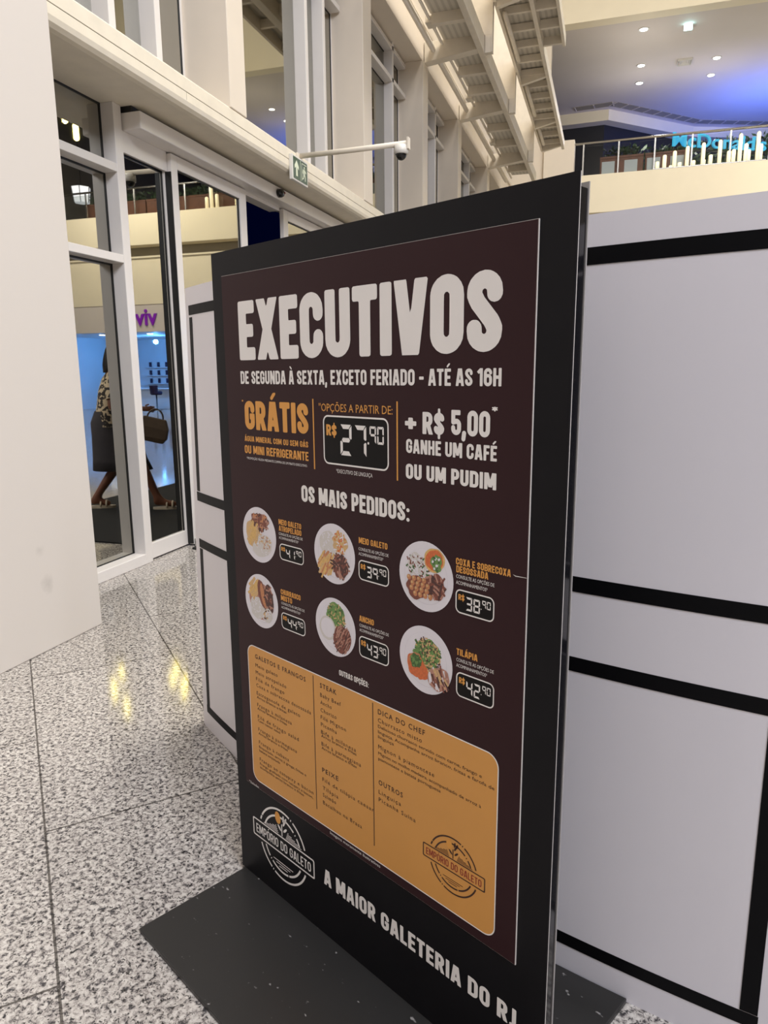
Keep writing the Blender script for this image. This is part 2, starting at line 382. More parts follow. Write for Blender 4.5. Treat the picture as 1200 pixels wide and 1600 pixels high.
# ------------------------------------------------------------------ drawn lettering: strokes -> contours
def _arc(cx, cy, r, a0, a1, n=10):
    return [(cx + r * math.cos(math.radians(a0 + (a1 - a0) * i / n)), cy + r * math.sin(math.radians(a0 + (a1 - a0) * i / n))) for i in range(n + 1)]
def glyph_strokes(ch, t):
    """strokes in a cap-height-1 box; t = half stroke. Returns width, list of ('b', x0,y0,x1,y1) butt bars, ('p', pts) round polylines, ('d', x, y, r) dots"""
    W = 0.52; a = t; c = W / 2; rr = c - t; top = 1 - rr - t; bot = rr + t
    ovr = [(W - t, top)] + _arc(c, top, rr, 0, 180) + [(t, bot)] + _arc(c, bot, rr, 180, 360) + [(W - t, top)]
    G = {
        'A': (0.56, [('b', t * 0.8, -.1, .28 - .03, 1.1), ('b', .56 - t * .8, -.1, .28 + .03, 1.1), ('b', .13, .27, .43, .27)]),
        'B': (W, [('b', a, 0, a, 1), ('p', [(a, 1 - t)] + _arc(.24, 1 - t - (.5 - t) / 2 - .0, (.5 - t) / 2, 90, -90) + [(a, .5)]), ('p', [(a, .5)] + _arc(.26, t + (.5 - t) / 2, (.5 - t) / 2, 90, -90) + [(a, t)])]),
        'C': (W, [('p', [(W - t, top - .07), (W - t, top)] + _arc(c, top, rr, 0, 180) + [(t, bot)] + _arc(c, bot, rr, 180, 360) + [(W - t, bot + .07)])]),
        'D': (W, [('b', a, 0, a, 1), ('p', [(a, 1 - t)] + _arc(c, top, rr, 90, 0) + [(W - t, bot)] + _arc(c, bot, rr, 0, -90) + [(a, t)])]),
        'E': (.44, [('b', a, 0, a, 1), ('b', 0, 1 - t, .44, 1 - t), ('b', 0, .5, .40, .5), ('b', 0, t, .44, t)]),
        'F': (.42, [('b', a, 0, a, 1), ('b', 0, 1 - t, .42, 1 - t), ('b', 0, .5, .38, .5)]),
        'G': (W, [('p', [(W - t, top - .05), (W - t, top)] + _arc(c, top, rr, 0, 180) + [(t, bot)] + _arc(c, bot, rr, 180, 360) + [(W - t, .42)]), ('b', c, .46, W, .46)]),
        'H': (W, [('b', a, 0, a, 1), ('b', W - a, 0, W - a, 1), ('b', a, .5, W - a, .5)]),
        'I': (2 * t, [('b', a, 0, a, 1)]),
        'J': (.32, [('p', [(.32 - t, 1 - t), (.32 - t, bot - .04)] + _arc(.32 - t - .12, bot - .04, .12, 0, -90)), ('b', .32 - t, .5, .32 - t, 1)]),
        'L': (.42, [('b', a, 0, a, 1), ('b', 0, t, .42, t)]),
        'M': (.70, [('b', a, 0, a, 1), ('b', .70 - a, 0, .70 - a, 1), ('b', a + .02, 1.1, .35, .15), ('b', .70 - a - .02, 1.1, .35, .15)]),
        'N': (.55, [('b', a, 0, a, 1), ('b', .55 - a, 0, .55 - a, 1), ('b', a, 1.05, .55 - a, -.05)]),
        'O': (W, [('p', ovr)]), '0': (W, [('p', ovr)]),
        'P': (.5, [('b', a, 0, a, 1), ('p', [(a, 1 - t)] + _arc(.5 - t - .16, 1 - t - .16, .16, 90, 0) + [(.5 - t, .58)] + _arc(.5 - t - .16, .58, .16, 0, -90) + [(a, .42)])]),
        'R': (W, [('b', a, 0, a, 1), ('p', [(a, 1 - t)] + _arc(.5 - t - .16, 1 - t - .16, .16, 90, 0) + [(.5 - t, .62)] + _arc(.5 - t - .16, .62, .16, 0, -90) + [(a, .46)]), ('b', .26, .5, W - t + .03, -.08)]),
        'S': (.5, [('p', [(.5 - t, top - .03), (.5 - t, top)] + _arc(.25, top, .25 - t, 0, 180) + [(t, .70), (t + .04, .62), (.25, .5), (.5 - t - .04, .38), (.5 - t, .30), (.5 - t, bot)] + _arc(.25, bot, .25 - t, 0, -180) + [(t, bot + .04)])]),
        'T': (.48, [('b', .24, 0, .24, 1), ('b', 0, 1 - t, .48, 1 - t)]),
        'U': (W, [('p', [(t, .8), (t, bot)] + _arc(c, bot, rr, 180, 360) + [(W - t, .8)]), ('b', t, .5, t, 1), ('b', W - t, .5, W - t, 1)]),
        'V': (.56, [('b', t * .8, 1.1, .28 - .02, -.1), ('b', .56 - t * .8, 1.1, .28 + .02, -.1)]),
        'X': (.56, [('b', t * .8, 1.1, .56 - t * .8, -.1), ('b', t * .8, -.1, .56 - t * .8, 1.1)]),
        '1': (.32, [('b', .32 - t, 0, .32 - t, 1), ('b', .0, .74, .32 - t, .96)]),
        '5': (.5, [('b', t, .46, t, 1), ('b', 0, 1 - t, .46, 1 - t), ('p', [(t, .52), (.26, .56)] + _arc(.5 - t - .14, .42, .14, 90, 0) + [(.5 - t, bot)] + _arc(.25, bot, .25 - t, 0, -180) + [(t, bot + .04)])]),
        '6': (W, [('p', [(W - t, top)] + _arc(c, top, rr, 0, 180) + [(t, bot)] + _arc(c, bot, rr, 180, 360) + [(W - t, .42)] + _arc(c, .42, rr, 0, 180))]),
        '+': (.5, [('b', .25, .2, .25, .7), ('b', 0, .45, .5, .45)]),
        '-': (.34, [('b', 0, .45, .34, .45)]),
        '.': (2 * t, [('d', t, t, t)]), ':': (2 * t, [('d', t, t, t), ('d', t, .6, t)]),
        ',': (2 * t, [('d', t, t, t), ('p', [(t, t), (t * .7, -.12)])]),
        '*': (.36, [('p', [(.18, .72), (.18, 1.0)]), ('p', [(.06, .79), (.30, .93)]), ('p', [(.30, .79), (.06, .93)])]),
    }
    if ch == '$':
        w, s = G['S'] if False else G['S']
        return w, s + [('n', w / 2, -.12, w / 2, 1.12)]
    base = {'Á': 'A', 'À': 'A', 'É': 'E', 'Ó': 'O', 'Õ': 'O', 'Ç': 'C'}.get(ch, ch)
    w, s = G[base]; s = list(s); m = w / 2
    if ch in 'ÁÉÓ': s.append(('n', m - .03, 1.12, m + .1, 1.27))
    if ch == 'À': s.append(('n', m + .03, 1.12, m - .1, 1.27))
    if ch == 'Õ': s.append(('n', m - .16, 1.14, m - .02, 1.19)); s.append(('n', m - .02, 1.19, m + .16, 1.15))
    if ch == 'Ç': s.append(('n', m, -.02, m + .02, -.2))
    return w, s

_gcache = {}
def glyph(ch, t):
    key = (ch, round(t, 3))
    if key in _gcache: return _gcache[key]
    w, strokes = glyph_strokes(ch, t)
    N = 44; h = 1.0 / N; pad = 4
    xs = np.arange(-pad, int(w / h) + pad + 2) * h
    ys = np.arange(-int(.3 / h), int(1.36 / h)) * h
    X, Y = np.meshgrid(xs, ys)
    D = np.full(X.shape, 9.0)
    rho = min(.035, t * .5)
    def cap(x0, y0, x1, y1, r):
        dx, dy = x1 - x0, y1 - y0; L2 = dx * dx + dy * dy + 1e-12
        u = np.clip(((X - x0) * dx + (Y - y0) * dy) / L2, 0, 1)
        return np.hypot(X - x0 - u * dx, Y - y0 - u * dy) - r
    box = np.full(X.shape, 9.0); extra = np.full(X.shape, 9.0)
    for s in strokes:
        if s[0] == 'b':
            _, x0, y0, x1, y1 = s; L = math.hypot(x1 - x0, y1 - y0); ux, uy = (x1 - x0) / L, (y1 - y0) / L
            u = (X - x0) * ux + (Y - y0) * uy; v = -(X - x0) * uy + (Y - y0) * ux
            qu = np.abs(u - L / 2) - (L / 2 - rho); qv = np.abs(v) - (t - rho)
            d = np.hypot(np.maximum(qu, 0), np.maximum(qv, 0)) + np.minimum(np.maximum(qu, qv), 0) - rho
            D = np.minimum(D, d)
        elif s[0] == 'p':
            for (p, q) in zip(s[1][:-1], s[1][1:]): D = np.minimum(D, cap(p[0], p[1], q[0], q[1], t if ch != '*' else t * .5))
        elif s[0] == 'd': D = np.minimum(D, np.hypot(X - s[1], Y - s[2]) - s[3])
        elif s[0] == 'n': extra = np.minimum(extra, cap(s[1], s[2], s[3], s[4], t * .6))
    lo = -.3 if ch == ',' else 0.0
    D = np.maximum(D, np.maximum(Y - 1.0, lo - Y))
    D = np.minimum(D, extra)
    D[np.abs(D) < 1e-6] = 1e-6
    # marching squares
    seg = {}
    ny, nx = D.shape
    def pt(k):
        i, j, d = k
        if d == 0: a, b = D[i, j], D[i, j + 1]; f = a / (a - b); return (xs[j] + f * h, ys[i])
        a, b = D[i, j], D[i + 1, j]; f = a / (a - b); return (xs[j], ys[i] + f * h)
    ins = D < 0
    for i in range(ny - 1):
        for j in range(nx - 1):
            c = ins[i, j] | (ins[i, j + 1] << 1) | (ins[i + 1, j + 1] << 2) | (ins[i + 1, j] << 3)
            if c in (0, 15): continue
            B_, R, T, Lf = (i, j, 0), (i, j + 1, 1), (i + 1, j, 0), (i, j, 1)
            tab = {1: [(Lf, B_)], 2: [(B_, R)], 3: [(Lf, R)], 4: [(R, T)], 5: [(Lf, B_), (R, T)], 6: [(B_, T)], 7: [(Lf, T)],
                   8: [(T, Lf)], 9: [(T, B_)], 10: [(B_, R), (T, Lf)], 11: [(T, R)], 12: [(R, Lf)], 13: [(R, B_)], 14: [(B_, Lf)]}
            for a, b in tab[int(c)]: seg[a] = b
    loops = []
    while seg:
        st, cur = seg.popitem(); loop = [st]
        while cur != st and cur in seg:
            loop.append(cur); cur = seg.pop(cur)
        P = [pt(k) for k in loop]
        # drop nearly collinear points
        out = []
        n = len(P)
        i = 0
        keep = [True] * n
        for _ in range(2):
            idx = [k for k in range(n) if keep[k]]
            for q in range(0, len(idx) - 1, 2):
                a, b, c_ = P[idx[q - 1]], P[idx[q]], P[idx[(q + 1) % len(idx)]]
                L = math.hypot(c_[0] - a[0], c_[1] - a[1]) + 1e-9
                dev = abs((c_[0] - a[0]) * (b[1] - a[1]) - (c_[1] - a[1]) * (b[0] - a[0])) / L
                if dev < .0025: keep[idx[q]] = False
        out = [P[k] for k in range(n) if keep[k]]
        if len(out) >= 3: loops.append(out)
    area = lambda o: sum(a[0] * b[1] - b[0] * a[1] for a, b in zip(o, o[1:] + o[:1])) / 2
    big = max(loops, key=lambda o: abs(area(o))); sg = 1 if area(big) > 0 else -1
    outers = [o for o in loops if area(o) * sg > 0]; holes = [o for o in loops if area(o) * sg <= 0]
    vs_, fs_ = [], []
    for o in outers:
        x0, x1 = min(p[0] for p in o), max(p[0] for p in o); y0, y1 = min(p[1] for p in o), max(p[1] for p in o)
        hs = [h_ for h_ in holes if x0 < h_[0][0] < x1 and y0 < h_[0][1] < y1]
        comp = [o] + hs; b0 = len(vs_)
        for t_ in tessellate_polygon([[Vector((p[0], p[1], 0)) for p in c_] for c_ in comp]): fs_.append(tuple(q + b0 for q in t_))
        vs_ += [p for c_ in comp for p in c_]
    _gcache[key] = (w, vs_, fs_)
    return _gcache[key]

def bold(mb, text, u0, u1, zb, caph, y, mi=0, t=.1, gap=.055, space=.22):
    x = 0; items = []
    for ch in text:
        if ch == ' ': x += space; continue
        w, vs, fs = glyph(ch, t); items.append((x, vs, fs)); x += w + gap
    x -= gap; k = (u1 - u0) / x
    for gx, vs, fs in items: mb.add([(u0 + (gx + v[0]) * k, y, zb + v[1] * caph) for v in vs], fs, mi)

_H = None
def plain(mb, text, u0, u1, zb, caph, y, mi=0, res=2, spacing=1.0, fat=0.0, depth=0.0):
    """text in Blender's own built-in face, fitted to u0..u1 (u1 None = natural width)"""
    global _H
    def mk(s):
        c = bpy.data.curves.new('lettering', 'FONT'); c.body = s; c.size = 1; c.resolution_u = res; c.space_character = spacing; c.offset = fat; c.extrude = depth
        o = bpy.data.objects.new('lettering', c); COL.objects.link(o)
        me = bpy.data.meshes.new_from_object(o.evaluated_get(bpy.context.evaluated_depsgraph_get()))
        vs = [tuple(v.co) for v in me.vertices]; fs = [tuple(p.vertices) for p in me.polygons]
        bpy.data.objects.remove(o); bpy.data.curves.remove(c); bpy.data.meshes.remove(me)
        return vs, fs
    if _H is None: _H = max(v[1] for v in mk('H')[0])
    vs, fs = mk(text)
    x0 = min(v[0] for v in vs); x1 = max(v[0] for v in vs); kz = caph / _H; kx = kz if u1 is None else (u1 - u0) / (x1 - x0)
    mb.add([(u0 + (v[0] - x0) * kx, y - v[2] * kz, zb + v[1] * kz) for v in vs], fs, mi)

SEG = {'0': 'abcdef', '1': 'bc', '2': 'abged', '3': 'abgcd', '4': 'fgbc', '5': 'afgcd', '7': 'abc', '8': 'abcdefg', '9': 'abcfg'}
def seg7(mb, ch, u, z, w, h, y, mi=0):
    T = w * .26; g = w * .05; hh = h / 2
    def hor(zc, a):
        if a == 'g': p = [(T * .35 + g, zc), (T * .9, zc + T / 2), (w - T * .9, zc + T / 2), (w - T * .35 - g, zc), (w - T * .9, zc - T / 2), (T * .9, zc - T / 2)]
        elif a == 'a': p = [(g, h), (w - g, h), (w - T, h - T), (T, h - T)]
        else: p = [(g, 0), (T, T), (w - T, T), (w - g, 0)]
        return p
    def ver(side, lo):
        x0 = 0 if side == 'l' else w; s = 1 if side == 'l' else -1
        if lo: return [(x0, g), (x0 + s * T * .8, T), (x0 + s * T * .8, hh - T * .55), (x0 + s * T * .3, hh - g), (x0, hh - g * 2)]
        return [(x0, h - g), (x0 + s * T * .8, h - T), (x0 + s * T * .8, hh + T * .55), (x0 + s * T * .3, hh + g), (x0, hh + g * 2)]
    S = {'a': hor(0, 'a'), 'd': hor(0, 'd'), 'g': hor(hh, 'g'), 'b': ver('r', 0), 'c': ver('r', 1), 'e': ver('l', 1), 'f': ver('l', 0)}
    for s in SEG[ch]:
        flat(mb, [[(u + p[0], z + p[1]) for p in S[s]]], y, mi)

# ================================================================== SETTING
F = M['frame']
mb = MB(); mb.box(-3.6, 17, -9, 40, -0.15, 0.0); tag(mb.build('floor', M['floor']), 'polished speckled grey granite floor', 'floor', kind='structure')
mb = MB(); mb.box(-60, -3.6, -9, 40, -0.2, -0.03); tag(mb.build('ground', M['gasket']), 'dark ground outside the glass facade', 'ground', kind='structure')
mb = MB(); mb.box(-3.6, 17, -9, 23, 17.0, 17.2); tag(mb.build('ceiling', M['roof']), 'unseen ceiling high above the atrium, darkened to dim the upper window reflections', 'ceiling', kind='structure')
mb = MB(); mb.box(16.8, 17.0, -9, 40, 0, 17); tag(mb.build('wall_right', M['sidewall']), 'dim taupe side wall of the atrium', 'wall', kind='structure')
mb = MB(); mb.box(-3.6, 17, -9.2, -9, 0, 17); tag(mb.build('wall_back', M['ceiling']), 'pale back wall of the atrium', 'wall', kind='structure')
# pillar at the left
mb = MB(); mb.box(-3.9, -2.80, -1.2, 3.32, 0, 9.0)
tag(mb.build('wall_left', M['stained'], bevel=0.006), 'broad white plastered pillar with faint scuffs', 'pillar', kind='structure')
# fascia beam over the doors: two-piece, rounded lower edge
zb0 = 3.30
prof = [(-3.60, zb0), (-3.03, zb0), (-2.998, zb0 + .006), (-2.978, zb0 + .026), (-2.97, zb0 + .055), (-2.97, 3.412), (-3.60, 3.412)]
mb = MB(); mb.xz(prof, 2.5, 23.0); mb.box(-3.60, -2.974, 2.5, 23, 3.412, 3.417, 1); mb.box(-3.0, -2.9694, 4.85, 4.853, 3.36, 3.411, 1)
mb.xz([(-3.60, 3.417), (-2.97, 3.417), (-2.97, 3.505), (-2.985, 3.52), (-3.60, 3.52)], 2.5, 23.0)
tag(mb.build('beam', [M['beam'], M['seam']], bevel=0.003), 'cream beam with a rounded lower edge above the sliding doors', 'beam', kind='structure')

# lower glazed screen beside the pillar
def window(name, label, frame_mb, panes, gaskets=None):
    r = thing(name, label, 'window', kind='structure')
    f = frame_mb.build('window_frame', F, r, bevel=0.004)
    for (x0, x1, y0, y1, z0, z1) in panes:
        b = MB(); b.box(x0, x1, y0, y1, z0, z1); b.build('window_pane', M['glass'], r)
        g = MB(); w = .012
        g.box(x1, x1 + .006, y0, y0 + w, z0, z1); g.box(x1, x1 + .006, y1 - w, y1, z0, z1); g.box(x1, x1 + .006, y0, y1, z1 - w, z1); g.box(x1, x1 + .006, y0, y1, z0, z0 + w * .5)
        g.build('window_gasket', M['gasket'], r)
    return r
xf = -3.37; xg = -3.49
fm = MB()
fm.box(-3.56, xf, 4.55, 4.637, 0, zb0); fm.box(-3.56, xf, 2.4, 2.45, 0, zb0)
for z0, z1 in ((0, .082), (2.235, 2.292), (2.845, 2.902)): fm.box(-3.56, xf, 2.45, 4.55, z0, z1)
window('window_1', 'narrow glazed screen with two white transoms beside the white pillar', fm,
       [(xg, xg + .012, 2.45, 4.55, .082, 2.235), (xg, xg + .012, 2.45, 4.55, 2.292, 2.845), (xg, xg + .012, 2.45, 4.55, 2.902, zb0)])

# door header box
r = thing('trim_1', 'white automatic door header box under the cream beam', 'door header', kind='structure')
mb = MB(); mb.box(-3.50, -3.23, 4.66, 9.4, 3.145, 3.262); mb.build('header_box', F, r, bevel=0.008)
mb = MB(); mb.box(-3.50, -3.30, 4.66, 9.4, 3.262, zb0); mb.build('header_gap', M['gasket'], r)
mb = MB(); mb.box(-3.50, -3.38, 4.64, 5.18, 3.0, 3.145); mb.build('rail_panel', F, r, bevel=0.003)
mb = MB(); mb.box(-3.50, -3.38, 6.42, 7.20, 3.11, 3.145); mb.build('rail_panel', F, r, bevel=0.003)

def door(name, label, x, y0, y1, z1, sl, sr, top=.09, bottom=.125):
    r = thing(name, label, 'door', kind='structure')
    f = MB(); d = .045
    f.box(x - d, x, y0, y0 + sl, .012, z1); f.box(x - d, x, y1 - sr, y1, .012, z1)
    f.box(x - d, x, y0 + sl, y1 - sr, .012, .012 + bottom); f.box(x - d, x, y0 + sl, y1 - sr, z1 - top, z1)
    f.build('door_frame', F, r, bevel=0.003)
    b = MB(); b.box(x - .03, x - .02, y0 + sl, y1 - sr, .012 + bottom, z1 - top); b.build('door_pane', M['glass'], r)
    g = MB(); w = .01
    for (a, b_, c, d_) in ((y0 + sl, y0 + sl + w, .137, z1 - top), (y1 - sr - w, y1 - sr, .137, z1 - top), (y0 + sl, y1 - sr, z1 - top - w, z1 - top)): g.box(x - .02, x - .014, a, b_, c, d_)
    g.build('door_gasket', M['gasket'], r)
door('door_1', 'fixed white framed glass door leaf next to the glazed screen', -3.40, 4.637, 5.19, 3.03, .035, .03, .03)
door('door_2', 'sliding white framed glass door leaf left of the dark opening', -3.345, 5.185, 6.40, 3.135, .085, .12, .10)
mb = MB(); mb.box(-3.425, -3.348, 5.176, 5.1845, .02, 3.0); tag(mb.build('trim_4', M['gasket']), 'black brush seal between fixed and sliding door leaf', 'door seal', kind='structure')
door('door_3', 'sliding white framed glass door leaf beyond the dark opening', -3.345, 7.215, 8.40, 3.135, .11, .085, .10)
door('door_4', 'fixed white framed glass door leaf at the far end of the entrance', -3.40, 8.40, 9.3, 3.03, .03, .035, .03)
# small floor guide at the foot of the sliding leaf
mb = MB(); mb.box(-3.345, -3.30, 5.19, 5.27, 0.0, .06); tag(mb.build('trim_2', M['chrome'], bevel=.004), 'small steel floor guide at the foot of the sliding door', 'door guide', kind='structure')
# rest of the lower glazing behind the sign
fm = MB()
ys = [9.35 + i * 1.7 for i in range(9)]
for y in ys: fm.box(-3.56, xf, y, y + .085, 0, zb0)
for z0, z1 in ((0, .082), (2.235, 2.292)): fm.box(-3.56, xf, 9.3, 23, z0, z1)
window('window_2', 'long glazed screen beyond the entrance doors', fm, [(xg, xg + .012, 9.35, 23, .082, zb0)])

# upper storey: piers and windows
PY = [(2.45, 2.72), (5.494, 5.761), (8.767, 9.085), (11.62, 11.94), (14.33, 14.632), (17.68, 17.995), (20.9, 21.2)]
for i, (a, b) in enumerate(PY):
    if i == 0: continue
    mb = MB(); mb.box(-3.62, -2.97, a, b, 3.52, 6.13)
    tag(mb.build('pier', M['pier'], bevel=0.006),
        ['', 'wide warm white pier above the doors, nearest to the pillar', 'warm white pier behind the camera arm', 'third warm white pier along the upper storey',
         'fourth warm white pier along the upper storey', 'fifth warm white pier, just above the black sign', 'last warm white pier beside the far wall'][i], 'pier', kind='structure')
mull = [[4.44, 4.965], [7.71, 8.215], [10.91], [13.6], [16.9], [20.1], [22.3]]
xq = -3.24
names = ['upper window with two mullions above the glazed screen', 'upper window with mirrored downlights above the sliding door', 'upper window behind the camera', 'fourth upper window along the facade',
         'fifth upper window along the facade', 'sixth upper window along the facade', 'last upper window by the far wall']
for i in range(7):
    y0 = PY[i][1]; y1 = PY[i + 1][0] if i < 6 else 23.0
    fm = MB()
    fm.box(-3.58, xq, y0, y0 + .05, 3.52, 6.13); fm.box(-3.58, -3.36, y1 - .03, y1, 3.52, 6.13)
    for m_ in mull[i]: fm.box(-3.58, xq, m_ - .035, m_ + .035, 3.52, 6.13)
    for z in (5.60, 6.02): fm.box(-3.58, xq, y0 + .05, y1 - .03, z, z + .06)
    window('window_%d' % (i + 3), names[i], fm, [(-3.38, -3.37, y0 + .05, y1 - .03, 3.52, 5.60), (-3.38, -3.37, y0 + .05, y1 - .03, 5.66, 6.02)])
mb = MB(); mb.box(-3.62, -2.99, 2.5, 23, 6.13, 6.6); mb.box(-3.62, -2.95, 2.5, 23, 6.6, 6.66)
tag(mb.build('lintel', M['pier'], bevel=.005), 'warm white lintel running over the upper windows', 'beam', kind='structure')
mb = MB(); mb.box(-3.62, -3.3, -1.2, 23, 6.66, 17); mb.box(-3.62, -3.3, -1.2, 2.5, 3.52, 6.66)
tag(mb.build('wall_facade', M['pier']), 'plain upper facade wall above the lintel', 'wall', kind='structure')

# ------------------------------------------------------------------ far side of the atrium
mb = MB(); mb.box(-2.2, -1.33, 23.0, 23.5, 0, 8.05); mb.box(-3.62, -1.86, 23.2, 23.5, 0, 7.05); mb.box(-3.62, -2.1, 23.2, 23.5, 7.05, 11.1); tag(mb.build('wall_end', M['pier']), 'warm white end wall beside the balcony', 'wall', kind='structure')
mb = MB(); mb.box(-1.33, 17, 23.0, 23.5, 6.0, 7.05); tag(mb.build('balcony_fascia', M['cream'], bevel=.01), 'cream balcony fascia across the atrium', 'fascia', kind='structure')
mb = MB(); mb.box(-3.62, 17, 23.5, 40, 6.55, 7.05); tag(mb.build('balcony_slab', M['greywall']), 'floor slab of the upper balcony', 'floor slab', kind='structure')
mb = MB(); mb.box(-3.62, 10.8, 23.0, 23.4, 11.1, 17.0); tag(mb.build('bulkhead', M['cream']), 'cream bulkhead above the balcony ceiling', 'bulkhead', kind='structure')
mb = MB(); mb.box(-3.62, 13.5, 23.4, 40, 11.1, 11.3); tag(mb.build('ceiling_upper', M['ceiling']), 'grey white ceiling over the upper balcony', 'ceiling', kind='structure')
DW = [(-3.6, 31.0), (-.70, 30.85), (2.42, 34.0), (5.7, 35.3), (17, 37.5)]
mb = MB(); mb.prism(DW + [(17, 38), (-3.6, 38)], lambda a, b: (a, b, 7.05), lambda a, b: (a, b, 10.72)); tag(mb.build('wall_far', M['darkwall']), 'charcoal wall at the back of the balcony', 'wall', kind='structure')
DC = [(-3.6, 30.5), (-.55, 30.35), (2.7, 33.5), (5.9, 34.8), (17, 37.0)]
mb = MB(); mb.prism(DC + [(17, 38), (-3.6, 38)], lambda a, b: (a, b, 10.72), lambda a, b: (a, b, 11.1)); tag(mb.build('cornice', M['cream']), 'cream cornice over the charcoal wall', 'cornice', kind='structure')
# linear grille in the balcony ceiling
mb = MB()
gp = [Vector((-1.75, 29.95, 0)), Vector((-.40, 29.8, 0)), Vector((2.8, 32.9, 0)), Vector((6.2, 34.3, 0))]
for a, b in zip(gp[:-1], gp[1:]):
    d = (b - a); L = d.length; d.normalize(); n_ = Vector((-d.y, d.x, 0)) * .2
    mb.prism([(a - n_)[:2], (b - n_)[:2], (b + n_)[:2], (a + n_)[:2]], lambda p, q: (p, q, 11.085), lambda p, q: (p, q, 11.1), 0)
    k = int(L / .5)
    for i in range(k + 1):
        c = a + d * (i * L / k); e = d * .02
        mb.prism([(c - n_ - e)[:2], (c - n_ + e)[:2], (c + n_ + e)[:2], (c + n_ - e)[:2]], lambda p, q: (p, q, 11.07), lambda p, q: (p, q, 11.086), 1)
tag(mb.build('ceiling_grille', [M['greywall'], M['ceiling']]), 'long grey linear air grille in the balcony ceiling', 'grille')
# lower far wall and shop
mb = MB(); mb.box(-3.62, 17, 23.5, 23.8, 5.62, 6.0); tag(mb.build('trim_3', M['greywall']), 'grey recess under the balcony fascia', 'trim', kind='structure')
mb = MB(); mb.box(-1.33, 17, 23.18, 23.5, 3.97, 5.58); mb.box(-1.33, 17, 23.13, 23.5, 5.58, 5.64); mb.box(-1.33, 7.0, 23.18, 23.5, 0, 3.97); mb.box(14.5, 17, 23.18, 23.5, 0, 3.97)
tag(mb.build('wall_front_of_shop', M['cream']), 'cream wall between balcony and shop', 'wall', kind='structure')
mb = MB(); mb.box(7.0, 14.5, 23.2, 23.5, 3.0, 3.97); tag(mb.build('shop_sign_band', M['ceiling']), 'plain pale sign band over the shop', 'sign band', kind='structure')
mb = MB()
mb.box(6.9, 7.0, 23.5, 28.6, 0, 3.0); mb.box(14.5, 14.6, 23.5, 28.6, 0, 3.0); mb.box(6.9, 14.6, 28.5, 28.6, 0, 3.0); mb.box(6.9, 14.6, 23.5, 28.6, 3.0, 3.1)
tag(mb.build('wall_shop', M['shop']), 'white interior of the shop across the atrium', 'shop interior', kind='structure')

# ================================================================== MENU SIGN
ux, uy = .88526, -.46509
SIGN_RZ = math.atan2(uy, ux)
sign = thing('menu_sign_stand', 'tall black menu sign on a flat base plate with a maroon price poster', 'sign', (-.97189, 1.65923, 0.0), SIGN_RZ)
def sb(mb, name, mats, parent=sign, bevel=0.0, **k):
    return mb.build(name, mats, parent, bevel=bevel, local=True, **k)
_cu = (1.525 + .97189) * .88526 + (6.124 - 1.65923) * -.46509; _cn = (1.525 + .97189) * .46509 + (6.124 - 1.65923) * .88526
_back = [(u_, min(.5, _cn - math.sqrt((4.8246 + .004) ** 2 - (u_ - _cu) ** 2))) for u_ in [1.028 - 1.016 * k / 24 for k in range(25)]]
mb = MB(); mb.xy([(.012, -.332), (1.028, -.332)] + _back, 0, .015); bp_ = sb(mb, 'base_plate', M['scuffed'], bevel=.003)
mb = MB(); mb.box(.0, 1.0315, 0, .003, .0155, 1.745, 0); mb.box(.001, 1.0318, .0031, .0045, .0155, 1.7452, 1); board = sb(mb, 'board', [M['board'], M['rawedge']])
mb = MB(); mb.box(.004, 1.0285, .0045, .030, .0155, 1.725); sb(mb, 'board_core', M['boardside'])
mb = MB(); mb.box(.002, 1.0308, .0302, .0330, .0155, 1.735, 0); sb(mb, 'back_sheet', [M['backedge']])
mb = MB(); mb.box(.02, 1.02, .0331, .036, .03, 1.73, 0); sb(mb, 'back_print', [M['board']])
# poster sheet
PZ0, PZ1, PU0, PU1 = .315, 1.686, .047, .963
mb = MB(); mb.box(PU0, PU1, -.0035, 0.0, PZ0, PZ1, 0); mb.box(PU0 - .0008, PU1 + .0015, -.0026, -.0002, PZ0 - .0012, PZ1 + .0008, 1)
poster = sb(mb, 'poster', [M['poster'], M['rawedge']])
Y1, Y2, Y3 = -.0040, -.0044, -.0048
W_, G_ = M['white'], M['gold']
mb = MB(); bold(mb, 'EXECUTIVOS', .114, .899, 1.482, .139, Y1, t=.108, gap=.045); sb(mb, 'headline_lettering', W_, poster)
mb = MB(); bold(mb, 'DE SEGUNDA À SEXTA, EXCETO FERIADO - ATÉ AS 16H', .113, .900, 1.425, .031, Y1, t=.092, gap=.075, space=.27); sb(mb, 'opening_days_lettering', W_, poster)
mb = MB(); bold(mb, 'GRÁTIS', .124, .374, 1.314, .070, Y1, t=.105, gap=.06); bold(mb, '*', .113, .120, 1.372, .014, Y1)
bold(mb, 'ÁGUA MINERAL COM OU SEM GÁS', .119, .371, 1.284, .0135, Y1, t=.085, gap=.08, space=.3); bold(mb, 'OU MINI REFRIGERANTE', .117, .371, 1.2535, .0205, Y1, t=.09, gap=.075, space=.28)
sb(mb, 'free_drink_lettering', G_, poster)
mb = MB(); plain(mb, '*PROMOÇÃO VÁLIDA MEDIANTE COMPRA DE UM PRATO EXECUTIVO.', .124, .366, 1.239, .0056, Y1); sb(mb, 'small_print', W_, poster)
for u in (.3915, .6515):
    mb = MB(); mb.box(u - .0016, u + .0016, Y1, -.0035, 1.237, 1.394); sb(mb, 'divider_line', G_, poster)
mb = MB(); plain(mb, "''OPÇÕES A PARTIR DE:", .412, .639, 1.368, .0165, Y1); sb(mb, 'price_caption', G_, poster)
